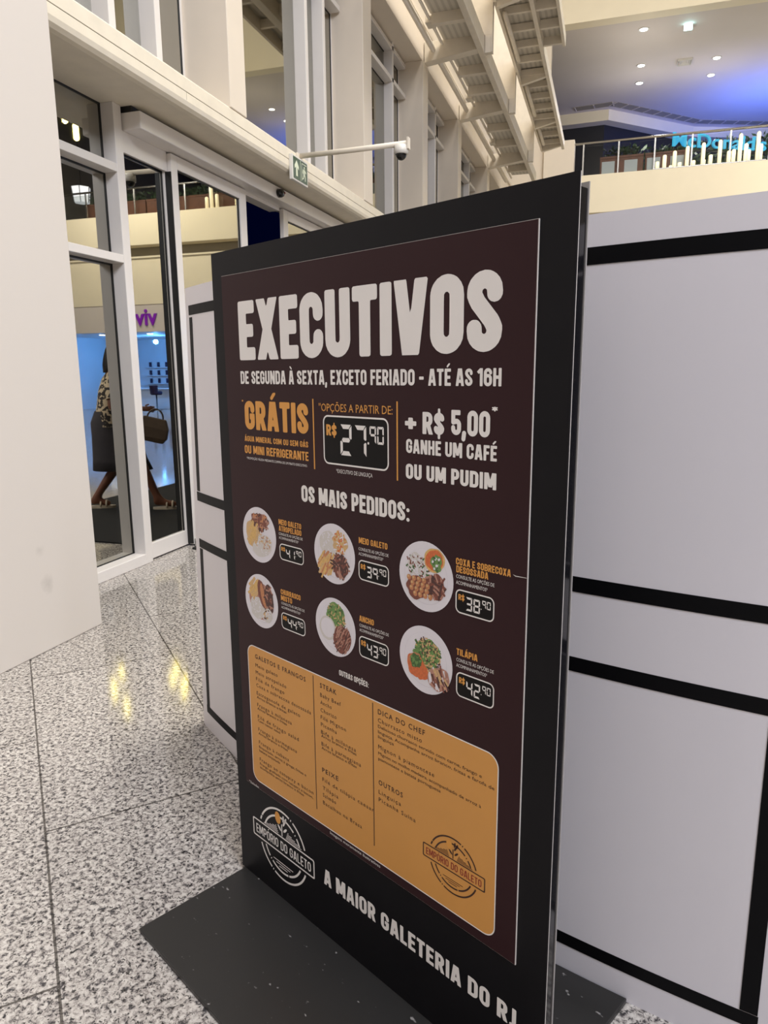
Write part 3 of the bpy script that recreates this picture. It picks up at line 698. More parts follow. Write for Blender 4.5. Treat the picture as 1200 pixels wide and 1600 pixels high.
def price_box(u0, u1, z0, z1, big, small, rad, lw, rs):
    w, h = u1 - u0, z1 - z0
    mb = MB()
    o = rrect(u0, u1, z0, z1, rad); i = rrect(u0 + lw, u1 - lw, z0 + lw, z1 - lw, rad - lw)
    ringshape(mb, o, i, Y1, 1); flat(mb, [i], Y1, 0)
    if big == '27':
        bold(mb, 'R$', u0 + .011, u0 + .045, 1.316, .024, Y2, 2, t=.1)
        seg7(mb, '2', .482, 1.276, .036, .066, Y2, 1); seg7(mb, '7', .527, 1.276, .036, .066, Y2, 1)
        flat(mb, [rrect(.5665, .5715, 1.304, 1.309, .002)], Y2, 1)
        seg7(mb, '9', .573, 1.306, .019, .036, Y2, 1); seg7(mb, '0', .5955, 1.306, .019, .036, Y2, 1)
    else:
        bold(mb, 'R$', u0 + w * .08, u0 + w * .24, z0 + h * .56, h * .24, Y2, 2, t=.09)
        dh = h * .56; dw = w * .165; zb = z0 + h * .2
        seg7(mb, big[0], u0 + w * .28, zb, dw, dh, Y2, 1); seg7(mb, big[1], u0 + w * .48, zb, dw, dh, Y2, 1)
        flat(mb, [rrect(u0 + w * .665, u0 + w * .685, zb + h * .2, zb + h * .24, w * .008)], Y2, 1)
        seg7(mb, small[0], u0 + w * .70, z0 + h * .47, w * .095, h * .32, Y2, 1); seg7(mb, small[1], u0 + w * .82, z0 + h * .47, w * .095, h * .32, Y2, 1)
    return sb(mb, 'price_box', [M['ink'], W_, G_], poster)
price_box(.425, .628, 1.253, 1.360, '27', '90', .016, .0035, 0)
mb = MB(); plain(mb, '*EXECUTIVO DE LINGUIÇA', .466, .58, 1.236, .0082, Y1); sb(mb, 'price_note', W_, poster)
mb = MB(); bold(mb, '+', .673, .703, 1.333, .044, Y1); bold(mb, 'R$', .719, .773, 1.334, .042, Y1, t=.1); bold(mb, '5,00', .790, .878, 1.336, .046, Y1, t=.1); bold(mb, '*', .881, .894, 1.366, .024, Y1); sb(mb, 'coffee_price_lettering', W_, poster); mb = MB()
bold(mb, 'GANHE UM CAFÉ', .676, .894, 1.295, .0275, Y1, t=.095, gap=.07, space=.26); sb(mb, 'dessert_offer_lettering', W_, poster); mb = MB(); bold(mb, 'OU UM PUDIM', .675, .894, 1.244, .030, Y1, t=.1, gap=.07, space=.26)
sb(mb, 'dessert_offer_lettering', W_, poster)
mb = MB(); bold(mb, 'OS MAIS PEDIDOS:', .341, .685, 1.157, .039, Y1, t=.1, gap=.065, space=.26); sb(mb, 'favourites_lettering', W_, poster)
mb = MB(); bold(mb, 'OUTRAS OPÇÕES:', .461, .560, 0.762, .0135, Y1, t=.085, gap=.08, space=.28); sb(mb, 'other_options_lettering', W_, poster)

# food pictures printed on the poster
rng = random.Random(4)
def ell(cx, cz, rx, rz, n=28, wob=0.0, a0=0):
    out = []
    ph = [rng.uniform(0, 6.28) for _ in range(4)]
    for i in range(n):
        a = 2 * math.pi * i / n; k = 1 + wob * (math.sin(3 * a + ph[0]) * .5 + math.sin(5 * a + ph[1]) * .35 + math.sin(8 * a + ph[2]) * .3)
        x, z = rx * k * math.cos(a), rz * k * math.sin(a)
        out.append((cx + x * math.cos(a0) - z * math.sin(a0), cz + x * math.sin(a0) + z * math.cos(a0)))
    return out
FM = ['plate', 'platerim', 'rice', 'meat', 'meatdark', 'meatlight', 'fries', 'farofa', 'salad', 'salad2', 'pumpkin', 'bean']
FI = {k: i for i, k in enumerate(FM)}
class Dish:
    def __init__(s, cx, cz, r):
        s.c = (cx, cz); s.r = r; s.mb = MB(); s.y = Y1
        s.raw(ell(cx, cz, r, r, 48), 'plate'); s.raw(ell(cx, cz, r * .80, r * .80, 40), 'platerim'); s.raw(ell(cx, cz + r * .01, r * .785, r * .785, 40), 'plate')
    def raw(s, pts, m): flat(s.mb, [pts], s.y, FI[m]); s.y -= .000022
    def blob(s, x, z, rx, rz, m, wob=.08, a=0): s.raw(ell(s.c[0] + x * s.r, s.c[1] + z * s.r, rx * s.r, rz * s.r, 30, wob, a), m)
    def bits(s, x, z, rx, rz, ms, n, l, w, ang=None):
        for i in range(n):
            while True:
                a, b = rng.uniform(-1, 1), rng.uniform(-1, 1)
                if a * a + b * b < 1: break
            px, pz = s.c[0] + (x + a * rx) * s.r, s.c[1] + (z + b * rz) * s.r
            t = rng.uniform(0, 3.14) if ang is None else ang + rng.uniform(-.3, .3)
            dx, dz = math.cos(t) * l * s.r, math.sin(t) * l * s.r; ex, ez = -math.sin(t) * w * s.r, math.cos(t) * w * s.r
            k = rng.uniform(.7, 1.2)
            flat(s.mb, [[(px - dx * k - ex, pz - dz * k - ez), (px + dx * k - ex, pz + dz * k - ez), (px + dx * k + ex, pz + dz * k + ez), (px - dx * k + ex, pz - dz * k + ez)]], s.y - .0000015 * i, FI[ms[i % len(ms)]])
        s.y -= .0000015 * n + .00002
    def dots(s, pts, r, m, m2=None):
        for i, (x, z) in enumerate(pts):
            s.raw(ell(s.c[0] + x * s.r, s.c[1] + z * s.r, r * s.r, r * s.r, 12), m if (not m2 or i % 2) else m2)
    def done(s): sb(s.mb, 'food_picture', [M[k] for k in FM], poster)
d = Dish(.1635, 1.0485, .0715)      # half chicken, fries, rice
d.blob(-.38, .0, .42, .5, 'farofa', .1); d.blob(.25, -.3, .5, .36, 'rice', .1); d.blob(.05, -.5, .5, .3, 'rice')
d.bits(.2, -.3, .5, .38, ['rice', 'plate', 'farofa'], 60, .05, .02); d.bits(.38, -.25, .3, .25, ['farofa', 'meatlight', 'rice'], 26, .06, .02)
d.blob(.08, .5, .52, .3, 'meat', .18); d.bits(.08, .48, .5, .3, ['meatdark', 'meatlight', 'meat', 'bean'], 60, .09, .03)
d.bits(-.4, .0, .3, .32, ['fries', 'farofa', 'fries'], 24, .22, .05, 1.2); d.done()
d = Dish(.4525, 1.05, .0695)
d.blob(-.28, .32, .44, .40, 'rice', .06); d.bits(-.28, .3, .42, .38, ['plate', 'rice'], 60, .05, .02)
d.blob(.3, .42, .36, .34, 'farofa', .12); d.bits(.3, .4, .36, .36, ['farofa', 'fries', 'pumpkin', 'plate'], 90, .08, .02)
d.bits(-.42, -.4, .34, .34, ['fries', 'farofa', 'fries', 'bean'], 40, .24, .035, 1.0)
d.blob(.3, -.36, .38, .38, 'meat', .14); d.bits(.3, -.36, .38, .38, ['meatdark', 'meat', 'meatlight', 'meatdark'], 70, .13, .03); d.done()
d = Dish(.728, 1.0525, .0715)
d.blob(-.3, .25, .4, .36, 'rice', .12); d.bits(-.3, .22, .44, .4, ['plate', 'rice', 'salad2', 'plate', 'meat'], 110, .05, .022)
d.blob(.32, .52, .38, .34, 'fries', .05, .4); d.blob(.32, .52, .33, .29, 'pumpkin', .05, .4); d.blob(.4, .45, .2, .24, 'salad', .2); d.bits(.4, .45, .17, .22, ['salad2', 'salad', 'plate'], 24, .05, .03)
d.blob(.36, -.22, .36, .36, 'meat', .15); d.bits(.36, -.22, .34, .34, ['meatdark', 'meatlight', 'meatdark', 'meat'], 60, .12, .03)
bp = [(-.62 + .19 * (i % 4) + .09 * ((i // 4) % 2) + .05 * (i // 4), -.12 - .145 * (i // 4)) for i in range(16)]
d.blob(-.30, -.36, .42, .34, 'meat', .12, .3); d.dots(bp, .082, 'bean'); d.dots([(x - .02, z + .025) for x, z in bp], .038, 'farofa'); d.done()
d = Dish(.161, .8725, .0715)
d.blob(.0, .0, .74, .70, 'meatlight', .04); d.blob(-.25, -.3, .45, .42, 'rice', .1); d.bits(-.25, -.25, .45, .4, ['plate', 'rice'], 60, .05, .02)
d.bits(-.4, .42, .3, .25, ['fries', 'farofa'], 20, .22, .05, .8); d.blob(.05, .3, .22, .52, 'meat', .06, .25); d.blob(.12, .25, .12, .45, 'bean', .06, .25)
d.blob(.48, .2, .26, .5, 'meatdark', .12, .2); d.bits(.48, .2, .22, .45, ['meat', 'meatdark', 'meatlight'], 30, .1, .03)
d.blob(.3, -.45, .36, .26, 'rice', .15); d.bits(.3, -.45, .34, .25, ['plate', 'rice', 'meatdark', 'farofa'], 40, .05, .025); d.done()
d = Dish(.4505, .876, .0695)
d.blob(.05, .42, .46, .42, 'salad', .1); d.bits(.05, .42, .46, .42, ['salad', 'salad2', 'farofa', 'salad'], 130, .07, .022)
d.blob(-.38, -.12, .42, .42, 'rice', .03); d.blob(-.38, -.1, .34, .34, 'plate', .03)
d.blob(.34, -.34, .42, .5, 'meat', .08, -.5); d.bits(.34, -.34, .36, .44, ['meatdark', 'meatlight', 'meat', 'meatlight'], 80, .16, .018, .9); d.done()
d = Dish(.728, .877, .0715)
d.blob(.1, .22, .46, .44, 'salad', .12); d.bits(.1, .22, .48, .46, ['salad', 'farofa', 'salad2', 'farofa', 'meatdark'], 170, .05, .022); d.bits(-.3, .2, .12, .3, ['salad', 'salad2'], 20, .07, .04)
d.blob(-.36, -.25, .34, .36, 'pumpkin', .1, .4); d.blob(-.12, -.38, .26, .26, 'pumpkin', .12); d.blob(-.42, -.02, .26, .12, 'bean', .1, .5); d.blob(-.36, -.12, .22, .2, 'salad2', .2); d.bits(-.36, -.12, .2, .18, ['salad', 'salad2'], 24, .05, .03)
d.blob(.5, -.42, .42, .34, 'meatlight', .08, .5); d.bits(.5, -.42, .36, .3, ['meat', 'plate', 'meatlight', 'meatdark', 'farofa'], 40, .13, .03, 2.0); d.done()

def dish_text(lines, us, zs, cap, cons, cu, cz, ch):
    mb = MB()
    for l, (a, b), z in zip(lines, us, zs): bold(mb, l, a, b, z, cap, Y1, t=.09, gap=.075, space=.28)
    sb(mb, 'dish_name', G_, poster)
    mb = MB(); plain(mb, 'CONSULTE AS OPÇÕES DE', cu[0], cu[1], cz[0], ch, Y1); plain(mb, 'ACOMPANHAMENTOS*', cu[0], cu[0] + (cu[1] - cu[0]) * .83, cz[1], ch, Y1); sb(mb, 'dish_note', W_, poster)
dish_text(['MEIO GALETO', 'ATROPELADO'], [(.248, .336), (.248, .336)], [1.0885, 1.0725], .0135, 1, (.247, .340), (1.0625, 1.0525), .0062)
dish_text(['MEIO GALETO'], [(.535, .622)], [1.089], .0135, 1, (.534, .625), (1.0735, 1.0625), .0066)
dish_text(['COXA E SOBRECOXA', 'DESOSSADA'], [(.805, .930), (.806, .881)], [1.0925, 1.0775], .0135, 1, (.806, .895), (1.0665, 1.0545), .0068)
dish_text(['CHURRASCO', 'MISTO'], [(.246, .325), (.246, .291)], [.911, .895], .0135, 1, (.247, .339), (.885, .8745), .0062)
dish_text(['ANCHO'], [(.533, .579)], [.912], .0135, 1, (.533, .624), (.8995, .8885), .0066)
dish_text(['TILÁPIA'], [(.809, .860)], [.9125], .0135, 1, (.809, .898), (.8995, .888), .0068)
for (u0, u1, z0, z1, n_) in ((.248, .342, 1.001, 1.042, '41'), (.533, .626, 1.008, 1.053, '39'), (.805, .896, .998, 1.0455, '38'), (.245, .340, .822, .865, '44'), (.531, .624, .830, .879, '43'), (.809, .900, .828, .879, '42')):
    price_box(u0, u1, z0, z1, n_, '90', .012, .0026, 0)

# amber menu panel
mb = MB()
o = rrect(.086, .915, .338, .739, .028, 8); i = rrect(.0885, .9125, .3405, .7365, .0255, 8)
ringshape(mb, o, i, Y1, 1); flat(mb, [i], Y1, 0)
# creased grain of the print along its lower edge
panel = sb(mb, 'menu_panel', [M['orange'], W_], poster)
for u, z0 in ((.3645, .372), (.5725, .375)):
    mb = MB(); mb.box(u - .0011, u + .0011, Y2, Y1, z0, .731); sb(mb, 'menu_rule', M['brownink'], poster)
def column(u, head, items, cw=.0092, sw=.0060):
    for t_, z, w in head:
        mb = MB(); plain(mb, t_, u, u + w, z - .006, .0118, Y2, spacing=1.25, fat=.012); sb(mb, 'menu_heading', M['brownink'], poster)
    for (h, zt, w), zl in zip(head, [x[1] for x in head[1:]] + [0]):
        mb = MB()
        for t_, z, kind in items:
            if not zl < z < zt: continue
            if kind: plain(mb, t_, u, u + sw * len(t_), z - .0035, .0074, Y2)
            else: plain(mb, t_, u, u + cw * len(t_), z - .005, .0100, Y2, spacing=1.2)
        sb(mb, 'menu_lettering', M['brownink'], poster)
column(.121, [('GALETOS E FRANGOS', .711, .214)], [
    ('Meio galeto', .686, 0), ('Meio atropelado', .666, 0), ('Filé de frango', .647, 0), ('Coxa e sobrecoxa desossada', .629, 0),
    ('Estrogonofe de galeto', .606, 0), ('Arroz branco e fritas', .594, 1), ('Frango à milanesa', .572, 0), ('Arroz branco e fritas', .561, 1),
    ('Filé de frango salad', .537, 0), ('Com caesar salad', .526, 1), ('Frango à parmegiana', .500, 0), ('Arroz branco e fritas', .488, 1),
    ('Frango à cubana', .462, 0), ('Empanado, arroz à grega, fritas e', .448, 1), ('banana empanada', .437, 1),
    ('Frango ao catupiry e bacon', .411, 0), ('Frango grelhado com catupiry e bacon,', .397, 1), ('acompanha arroz branco e fritas', .387, 1)], .0089, .0062)
column(.390, [('STEAK', .7145, .060), ('PEIXE', .492, .060)], [
    ('Baby Beef', .690, 0), ('Ancho', .671, 0), ('Chorizo', .651, 0), ('Filé Mignon', .632, 0), ('Picanha', .613, 0), ('Bife à milanesa', .593, 0), ('Arroz branco e fritas', .583, 1),
    ('Bife à parmegiana', .562, 0), ('Arroz branco e fritas', .551, 1), ('Filé de tilápia caesar', .466, 0), ('Tilápia', .443, 0), ('Salmão', .424, 0), ('Bacalhau na Brasa', .403, 0)], .0083, .0060)
column(.589, [('DICA DO CHEF', .7165, .139), ('OUTROS', .545, .075)], [
    ('Churrasco misto', .696, 0), ('Delicioso churrasco servido com carne, frango e', .681, 1), ('linguiça. Acompanha arroz branco, fritas e farofa de', .668, 1), ('linguiça', .656, 1),
    ('Mignon à piamontese', .632, 0), ('Mignon no molho madeira, acompanhado de arroz à', .616, 1), ('piamontese e batata portuguesa', .603, 1), ('Linguiça', .521, 0), ('Picanha Suína', .502, 0)], .0087, .0061)
mb = MB(); plain(mb, 'Imagens meramente ilustrativas', .414, .591, .3265, .0075, Y1); sb(mb, 'disclaimer_lettering', W_, poster); mb = MB(); plain(mb, '*Saladas', .063, .110, .3165, .0062, Y1); sb(mb, 'side_note_lettering', W_, poster)

# logo: banner with two broken rings, a sprig and hatch lines
def logo(uc, zc, bw, bh, R, y, mats, parent, name='logo_print'):
    mb = MB(); lw = R * .042
    o = rrect(uc - bw / 2, uc + bw / 2, zc - bh / 2, zc + bh / 2, bh * .10, 3); i = rrect(uc - bw / 2 + lw, uc + bw / 2 - lw, zc - bh / 2 + lw, zc + bh / 2 - lw, bh * .06, 3)
    ringshape(mb, o, i, y, 0)
    bold(mb, 'EMPÓRIO DO GALETO', uc - bw * .445, uc + bw * .445, zc - bh * .27, bh * .5, y, 1, t=.07, gap=.10, space=.3)
    def arc(r, a0, a1, w):
        n = max(3, int(abs(a1 - a0) / 5)); p = []
        for k in range(n + 1):
            a = math.radians(a0 + (a1 - a0) * k / n); p.append((a,))
        vs = []
        for (a,) in p: vs += [(uc + (r - w / 2) * math.cos(a), y, zc + (r - w / 2) * math.sin(a)), (uc + (r + w / 2) * math.cos(a), y, zc + (r + w / 2) * math.sin(a))]
        mb.add(vs, [(2 * k, 2 * k + 2, 2 * k + 3, 2 * k + 1) for k in range(n)], 0)
    h = math.degrees(math.asin(min(.95, bh / 2 / R))) + 5
    for r, cuts in ((R, ((h, 62), (66, 68), (71, 150), (152, 180 - h), (180 + h, 300 - 60), (243, 245), (248, 360 - h))), (R * .80, ((h + 4, 40), (45, 47), (52, 95), (99, 178 - h), (182 + h, 225), (229, 231), (235, 285), (288, 356 - h)))):
        for a, b in cuts:
            if b > a: arc(r, a, b, R * .055)
    zt = zc + bh / 2
    for s in (-1, 1):
        for k in range(5):
            z = zt + R * .03 + k * R * .045; x0 = R * (.16 + .02 * k); x1 = R * (.80 - .13 * k)
            a, b = sorted((uc + s * x0, uc + s * x1)); mb.box(a, b, y, y + .0001, z, z + R * .018)
    for k in range(3):
        z = zc - bh / 2 - R * (.28 + .07 * k); x = R * (.42 - .12 * k); mb.box(uc - x, uc + x, y, y + .0001, z, z + R * .02)
    # sprig emblem: stem with round bud and leaves
    zs = zt + R * .02
    mb.box(uc - R * .018, uc + R * .018, y, y + .0001, zs, zs + R * .34)
    def pe(cx, cz, rx, rz, a, mi, inner=False):
        pts = [(cx + rx * math.cos(q) * math.cos(a) - rz * math.sin(q) * math.sin(a), cz + rx * math.cos(q) * math.sin(a) + rz * math.sin(q) * math.cos(a)) for q in [2 * math.pi * k / 16 for k in range(16)]]
        flat(mb, [pts], y - (.00005 if mi == 2 else 0), mi)
    pe(uc - R * .16, zs + R * .46, R * .12, R * .17, .15, 2)
    for (a_, b_, c_) in ((.10, .40, -.5), (.14, .22, -.8), (-.10, .20, .8), (.07, .52, -.15), (.16, .50, -.4)):
        pts0 = [(uc + R * a_, zs + R * b_)]
        pe(uc + R * a_, zs + R * b_, R * .035, R * .10, c_, 0)
    return sb(mb, name, mats, parent)
logo(.2055, .183, .275, .056, .105, -.0005, [M['white'], M['white'], M['gold']], board)
logo(.8065, .4475, .166, .0325, .0635, Y2, [M['brownink'], M['redink'], M['gold']], poster)
mb = MB(); bold(mb, 'A MAIOR GALETERIA DO RJ', .381, .969, .166, .0445, -.0005, t=.098, gap=.08, space=.28); sb(mb, 'slogan_lettering', M['white'], board)
# small tear on the poster's right edge
mb = MB(); flat(mb, [[(.934, 1.0985), (.940, 1.0955), (.963, 1.0968), (.963, 1.0978), (.941, 1.0972)]], Y1); sb(mb, 'paper_tear', M['rawedge'], poster)

# ================================================================== CURVED HOARDING
KC = (1.525, 6.124); KR = 4.8246
def kp(th, z, r=KR):
    a = math.radians(th); return (KC[0] + r * math.sin(a), KC[1] - r * math.cos(a), z)
kio = thing('curved_hoarding', 'curved white hoarding framed with black tape behind the menu sign', 'hoarding', kp(-25, 0))
def strip(mb, t0, t1, z0, z1, r0, r1, n=24, tl=None, mi=0):
    rings = []
    for i in range(n + 1):
        f = i / n
        def th(z):
            a = t0 if tl is None else tl(z)
            return a + (t1 - a) * f
        rings.append([kp(th(z0), z0, r0), kp(th(z1), z1, r0), kp(th(z1), z1, r1), kp(th(z0), z0, r1)])
    mb.rings(rings, mi)
left = lambda z: -39.85 + (z / 1.755) * 1.0
mb = MB(); strip(mb, -40, -13.2, .0, 1.757, KR - .03, KR, 48, left); mb.build('panel', M['kiosk'], kio)
mb = MB(); strip(mb, -13.17, 9, .0, 1.757, KR - .03, KR, 40); mb.build('panel', M['kiosk'], kio)
KO = KR + .0012
rows = ((1.660, 1.694), (.971, 1.006), (.785, .819), (.076, .108))
for z0, z1 in rows:
    mb = MB(); strip(mb, -38.5 - (1 - z1 / 1.7) * .75, -13.9, z0, z1, KR, KO, 40); mb.build('tape', M['tape'], kio)
    mb = MB(); strip(mb, -12.3, 8, z0, z1, KR, KO, 30); mb.build('tape', M['tape'], kio)
for z0, z1 in ((1.010, 1.652), (.110, .781)):
    mb = MB(); tl = lambda z: -38.45 - (1 - z / 1.7) * .75
    rings = [[kp(tl(z), z, KR), kp(tl(z), z, KO), kp(tl(z) + .34, z, KO), kp(tl(z) + .34, z, KR)] for z in (z0, (z0 + z1) / 2, z1)]
    mb.rings(rings); mb.build('tape', M['tape'], kio)
    mb = MB(); strip(mb, -14.33, -13.92, z0, z1, KR, KO, 2); mb.build('tape', M['tape'], kio)
    mb = MB(); strip(mb, -12.25, -11.82, z0, z1, KR, KO, 2); mb.build('tape', M['tape'], kio)

# ================================================================== FITTINGS ON THE FACADE
ex = thing('exit_sign', 'small green emergency exit sign with arrow on the cream beam', 'sign', (-2.97, 6.745, 3.353))
mb = MB(); mb.box(-2.97, -2.935, 6.565, 6.925, 3.24, 3.465); mb.build('sign_case', M['whiteplastic'], ex, bevel=.005)
mb = MB(); mb.box(-2.935, -2.9325, 6.583, 6.907, 3.257, 3.448, 0)
def px(pts, mi): mb.yz(pts, -2.9325, -2.9318, mi)
px([(6.64, 3.285), (6.675, 3.285), (6.675, 3.365), (6.705, 3.345), (6.705, 3.375), (6.6575, 3.425), (6.61, 3.375), (6.61, 3.345), (6.64, 3.365)], 1)
px([(6.745, 3.262), (6.75, 3.262), (6.75, 3.443), (6.745, 3.443)], 1)
# door outline and running figure
px([(6.775, 3.275), (6.782, 3.275), (6.782, 3.43), (6.775, 3.43)], 1); px([(6.782, 3.423), (6.885, 3.423), (6.885, 3.43), (6.782, 3.43)], 1)
mb.yz([(6.835 + .013 * math.cos(a), 3.398 + .013 * math.sin(a)) for a in [2 * math.pi * k / 12 for k in range(12)]], -2.9325, -2.9318, 1)
px([(6.81, 3.33), (6.85, 3.345), (6.845, 3.385), (6.818, 3.38)], 1); px([(6.845, 3.365), (6.875, 3.35), (6.878, 3.362), (6.848, 3.383)], 1)
px([(6.80, 3.335), (6.815, 3.38), (6.805, 3.385), (6.79, 3.35)], 1); px([(6.825, 3.33), (6.85, 3.345), (6.862, 3.31), (6.858, 3.28), (6.845, 3.28), (6.848, 3.308)], 1); px([(6.81, 3.33), (6.828, 3.335), (6.815, 3.295), (6.79, 3.285), (6.787, 3.296), (6.805, 3.305)], 1)
mb.build('sign_face', [M['signgreen'], M['signpale']], ex)
cc = thing('security_camera', 'dome security camera hanging from a long pale arm above the doors', 'camera', (-2.97, 6.8, 3.51))
mb = MB(); mb.tube([(-2.965, 6.8, 3.50), (-2.4, 6.8, 3.505), (-1.87, 6.8, 3.515)], .024, 12); mb.build('arm', M['steel'], cc, smooth=True)
mb = MB(); mb.box(-2.97, -2.955, 6.73, 6.87, 3.468, 3.518); mb.build('wall_plate', M['steel'], cc, bevel=.004)
mb = MB(); mb.box(-1.885, -1.865, 6.77, 6.83, 3.46, 3.56); mb.build('end_plate', M['steel'], cc, bevel=.003)
mb = MB(); mb.lathe([(.02, .05), (.06, .045), (.066, .0), (.064, -.03), (.05, -.032)][::-1], (-1.945, 6.8, 3.455), 24); mb.build('housing', M['whiteplastic'], cc, smooth=True)
mb = MB(); mb.lathe([(.052 * math.cos(a), -.028 - .055 * math.sin(a)) for a in [math.pi / 2 * k / 8 for k in range(9)]][::-1], (-1.945, 6.8, 3.455), 24); mb.build('dome', M['darkplastic'], cc, smooth=True)
ds = thing('door_sensor', 'small black motion sensor with a red lens on the door header', 'sensor', (-3.23, 6.866, 3.2))
mb = MB(); mb.rings([[(-3.23 + dx, 6.866 + r * math.cos(a), 3.2 + .8 * r * math.sin(a)) for a in [2 * math.pi * k / 20 for k in range(20)]] for dx, r in ((0, .05), (.03, .05), (.05, .04), (.058, .02))]); mb.build('sensor_body', M['darkplastic'], ds, smooth=True)
mb = MB(); mb.rings([[(-3.185 + dx, 6.895 + r * math.cos(a), 3.205 + r * math.sin(a)) for a in [2 * math.pi * k / 12 for k in range(12)]] for dx, r in ((0, .014), (.012, .012), (.018, .005))]); mb.build('lens', M['redlens'], ds, smooth=True)

# ================================================================== STEEL GALLERY
S = M['steel']
g1 = thing('maintenance_gallery', 'lower steel gallery with perforated decks bracketed from the piers', 'gallery', (-2.97, 8.2, 6.2))
mb = MB(); mb.box(-2.16, -2.07, 8.0, 19.8, 6.20, 6.44); mb.build('edge_beam', S, g1, bevel=.006)
mb = MB(); mb.tube([(-2.84, 8.0, 6.30), (-2.84, 19.8, 6.30)], .045, 10); mb.build('pipe', S, g1, smooth=True)
mb = MB(); mb.tube([(-2.70, 8.0, 6.36), (-2.70, 19.8, 6.36)], .022, 8); mb.build('pipe', S, g1, smooth=True)
by = [8.93, 11.78, 14.48, 17.84]
for y in by:
    mb = MB(); mb.xz([(-2.98, 6.13), (-2.98, 6.42), (-2.16, 6.42), (-2.16, 6.22)], y - .05, y + .12); mb.build('bracket', S, g1, bevel=.006)
jy = [8.93 - .72] + [y + d_ for y, nx in zip(by, by[1:] + [20.6]) for d_ in ((nx - y) * .36, (nx - y) * .68)]
for y in jy:
    if y > 19.7: continue
    mb = MB(); mb.box(-2.66, -2.16, y, y + .10, 6.27, 6.41); mb.build('cross_joist', S, g1, bevel=.004)
yy = sorted(by + jy)
for a, b in zip(yy[:-1], yy[1:]):
    mb = MB(); mb.box(-2.68, -2.16, a + .1, b + .02, 6.41, 6.43); mb.build('deck_panel', M['deck'], g1)
for y in (10.9, 13.9, 16.6):
    mb = MB(); mb.box(-2.76, -2.64, y, y + .2, 6.31, 6.40); mb.build('junction_box', S, g1, bevel=.004)
for y in (11.90, 14.60, 17.9):
    mb = MB(); mb.box(-2.66, -1.965, y - .045, y + .045, 6.445, 8.6); mb.box(-2.066, -1.965, y - .045, y + .045, 6.2, 6.445); mb.box(-1.965, -1.95, y - .06, y + .06, 6.2, 8.6); mb.build('hanger_plate', S, g1, bevel=.004)
g2 = thing('upper_gallery', 'upper steel gallery stepped out above the lower one', 'gallery', (-1.97, 8.2, 6.9))
mb = MB(); mb.box(-1.44, -1.375, 8.0, 19.6, 6.87, 7.07); mb.build('edge_beam', S, g2, bevel=.005)
mb = MB(); mb.box(-1.95, -1.90, 8.0, 19.6, 6.87, 7.07); mb.build('edge_beam', S, g2, bevel=.005)
for y in (9.1, 11.9, 15.0, 17.6, 19.4):
    mb = MB(); mb.xz([(-1.90, 6.80), (-1.90, 7.05), (-1.44, 7.05), (-1.44, 6.90)], y - .04, y + .05); mb.build('bracket', S, g2, bevel=.005)
ys2 = [8.1 + .62 * i for i in range(19)]
for y in ys2:
    mb = MB(); mb.box(-1.90, -1.44, y, y + .06, 6.94, 7.05); mb.build('cross_joist', S, g2, bevel=.003)
mb = MB(); mb.box(-1.95, -1.40, 8.0, 19.6, 7.07, 7.09); mb.build('deck_panel', M['deck'], g2)
for a, b in ((12.2, 14.0), (15.2, 16.9), (17.8, 19.0)):
    mb = MB(); mb.tube([(-1.83, a, 6.86), (-1.83, b, 6.86)], .035, 10); mb.build('light_tube', S, g2, smooth=True)
mb = MB(); mb.box(-1.06, -1.01, 8.0, 13.75, 6.88, 7.07); mb.build('outrigger_beam', S, g2, bevel=.004)
for y in (9.0, 9.9, 10.8, 11.6, 12.4, 13.05, 13.69):
    mb = MB(); mb.box(-1.375, -1.06, y, y + .06, 6.92, 7.05); mb.build('outrigger_joist', S, g2, bevel=.003)
mb = MB(); mb.box(-1.40, -1.03, 8.0, 13.75, 7.07, 7.085); mb.build('deck_panel', M['deck'], g2)

# ================================================================== BALCONY
rl = thing('balcony_railing', 'glass balcony railing with steel handrail above the cream fascia', 'railing', (-1.3, 22.98, 7.05))
mb = MB(); mb.tube([(-1.7, 23.25, 7.98), (16.5, 23.25, 7.98)], .035, 12); mb.build('handrail', M['chrome'], rl, smooth=True)
for i in range(18):
    x = -1.08 + i * .985
    mb = MB(); mb.box(x - .02, x + .02, 23.23, 23.27, 7.05, 7.96); mb.build('post', M['chrome'], rl)
    mb = MB(); mb.box(x + .025, x + .96, 23.245, 23.255, 7.08, 7.90); mb.build('glass_panel', M['clear'], rl)
def leaves(mb, x0, x1, y0, y1, z0, z1, n, L, seed):
    rg = random.Random(seed)
    for _ in range(n):
        c = Vector((rg.uniform(x0, x1), rg.uniform(y0, y1), rg.uniform(z0, z1) if rg.random() > .3 else z0 + (z1 - z0) * rg.random() ** 2))
        d = Vector((rg.uniform(-1, 1), rg.uniform(-1, 1), rg.uniform(-.1, 1.2))).normalized(); s = d.cross(Vector((rg.uniform(-1, 1), rg.uniform(-1, 1), rg.uniform(-1, 1)))).normalized()
        l = L * rg.uniform(.6, 1.3); w = l * .22
        mb.add([c, c + d * l * .5 + s * w, c + d * l, c + d * l * .5 - s * w], [(0, 1, 2, 3)])
plabel = ['leafy planter with white front panels at the left end of the balcony', 'leafy planter second from the left end of the balcony', 'leafy planter third from the left end, where the lamp tubes begin',
          'leafy planter below the cyan letters', 'leafy planter right of the cyan letters', 'leafy planter mirrored right of the sliding door stile', 'leafy planter mirrored in the sliding door',
          'leafy planter mirrored in the fixed door leaf', 'leafy planter mirrored at the edge of the fixed door leaf', 'leafy planter below the white lantern']
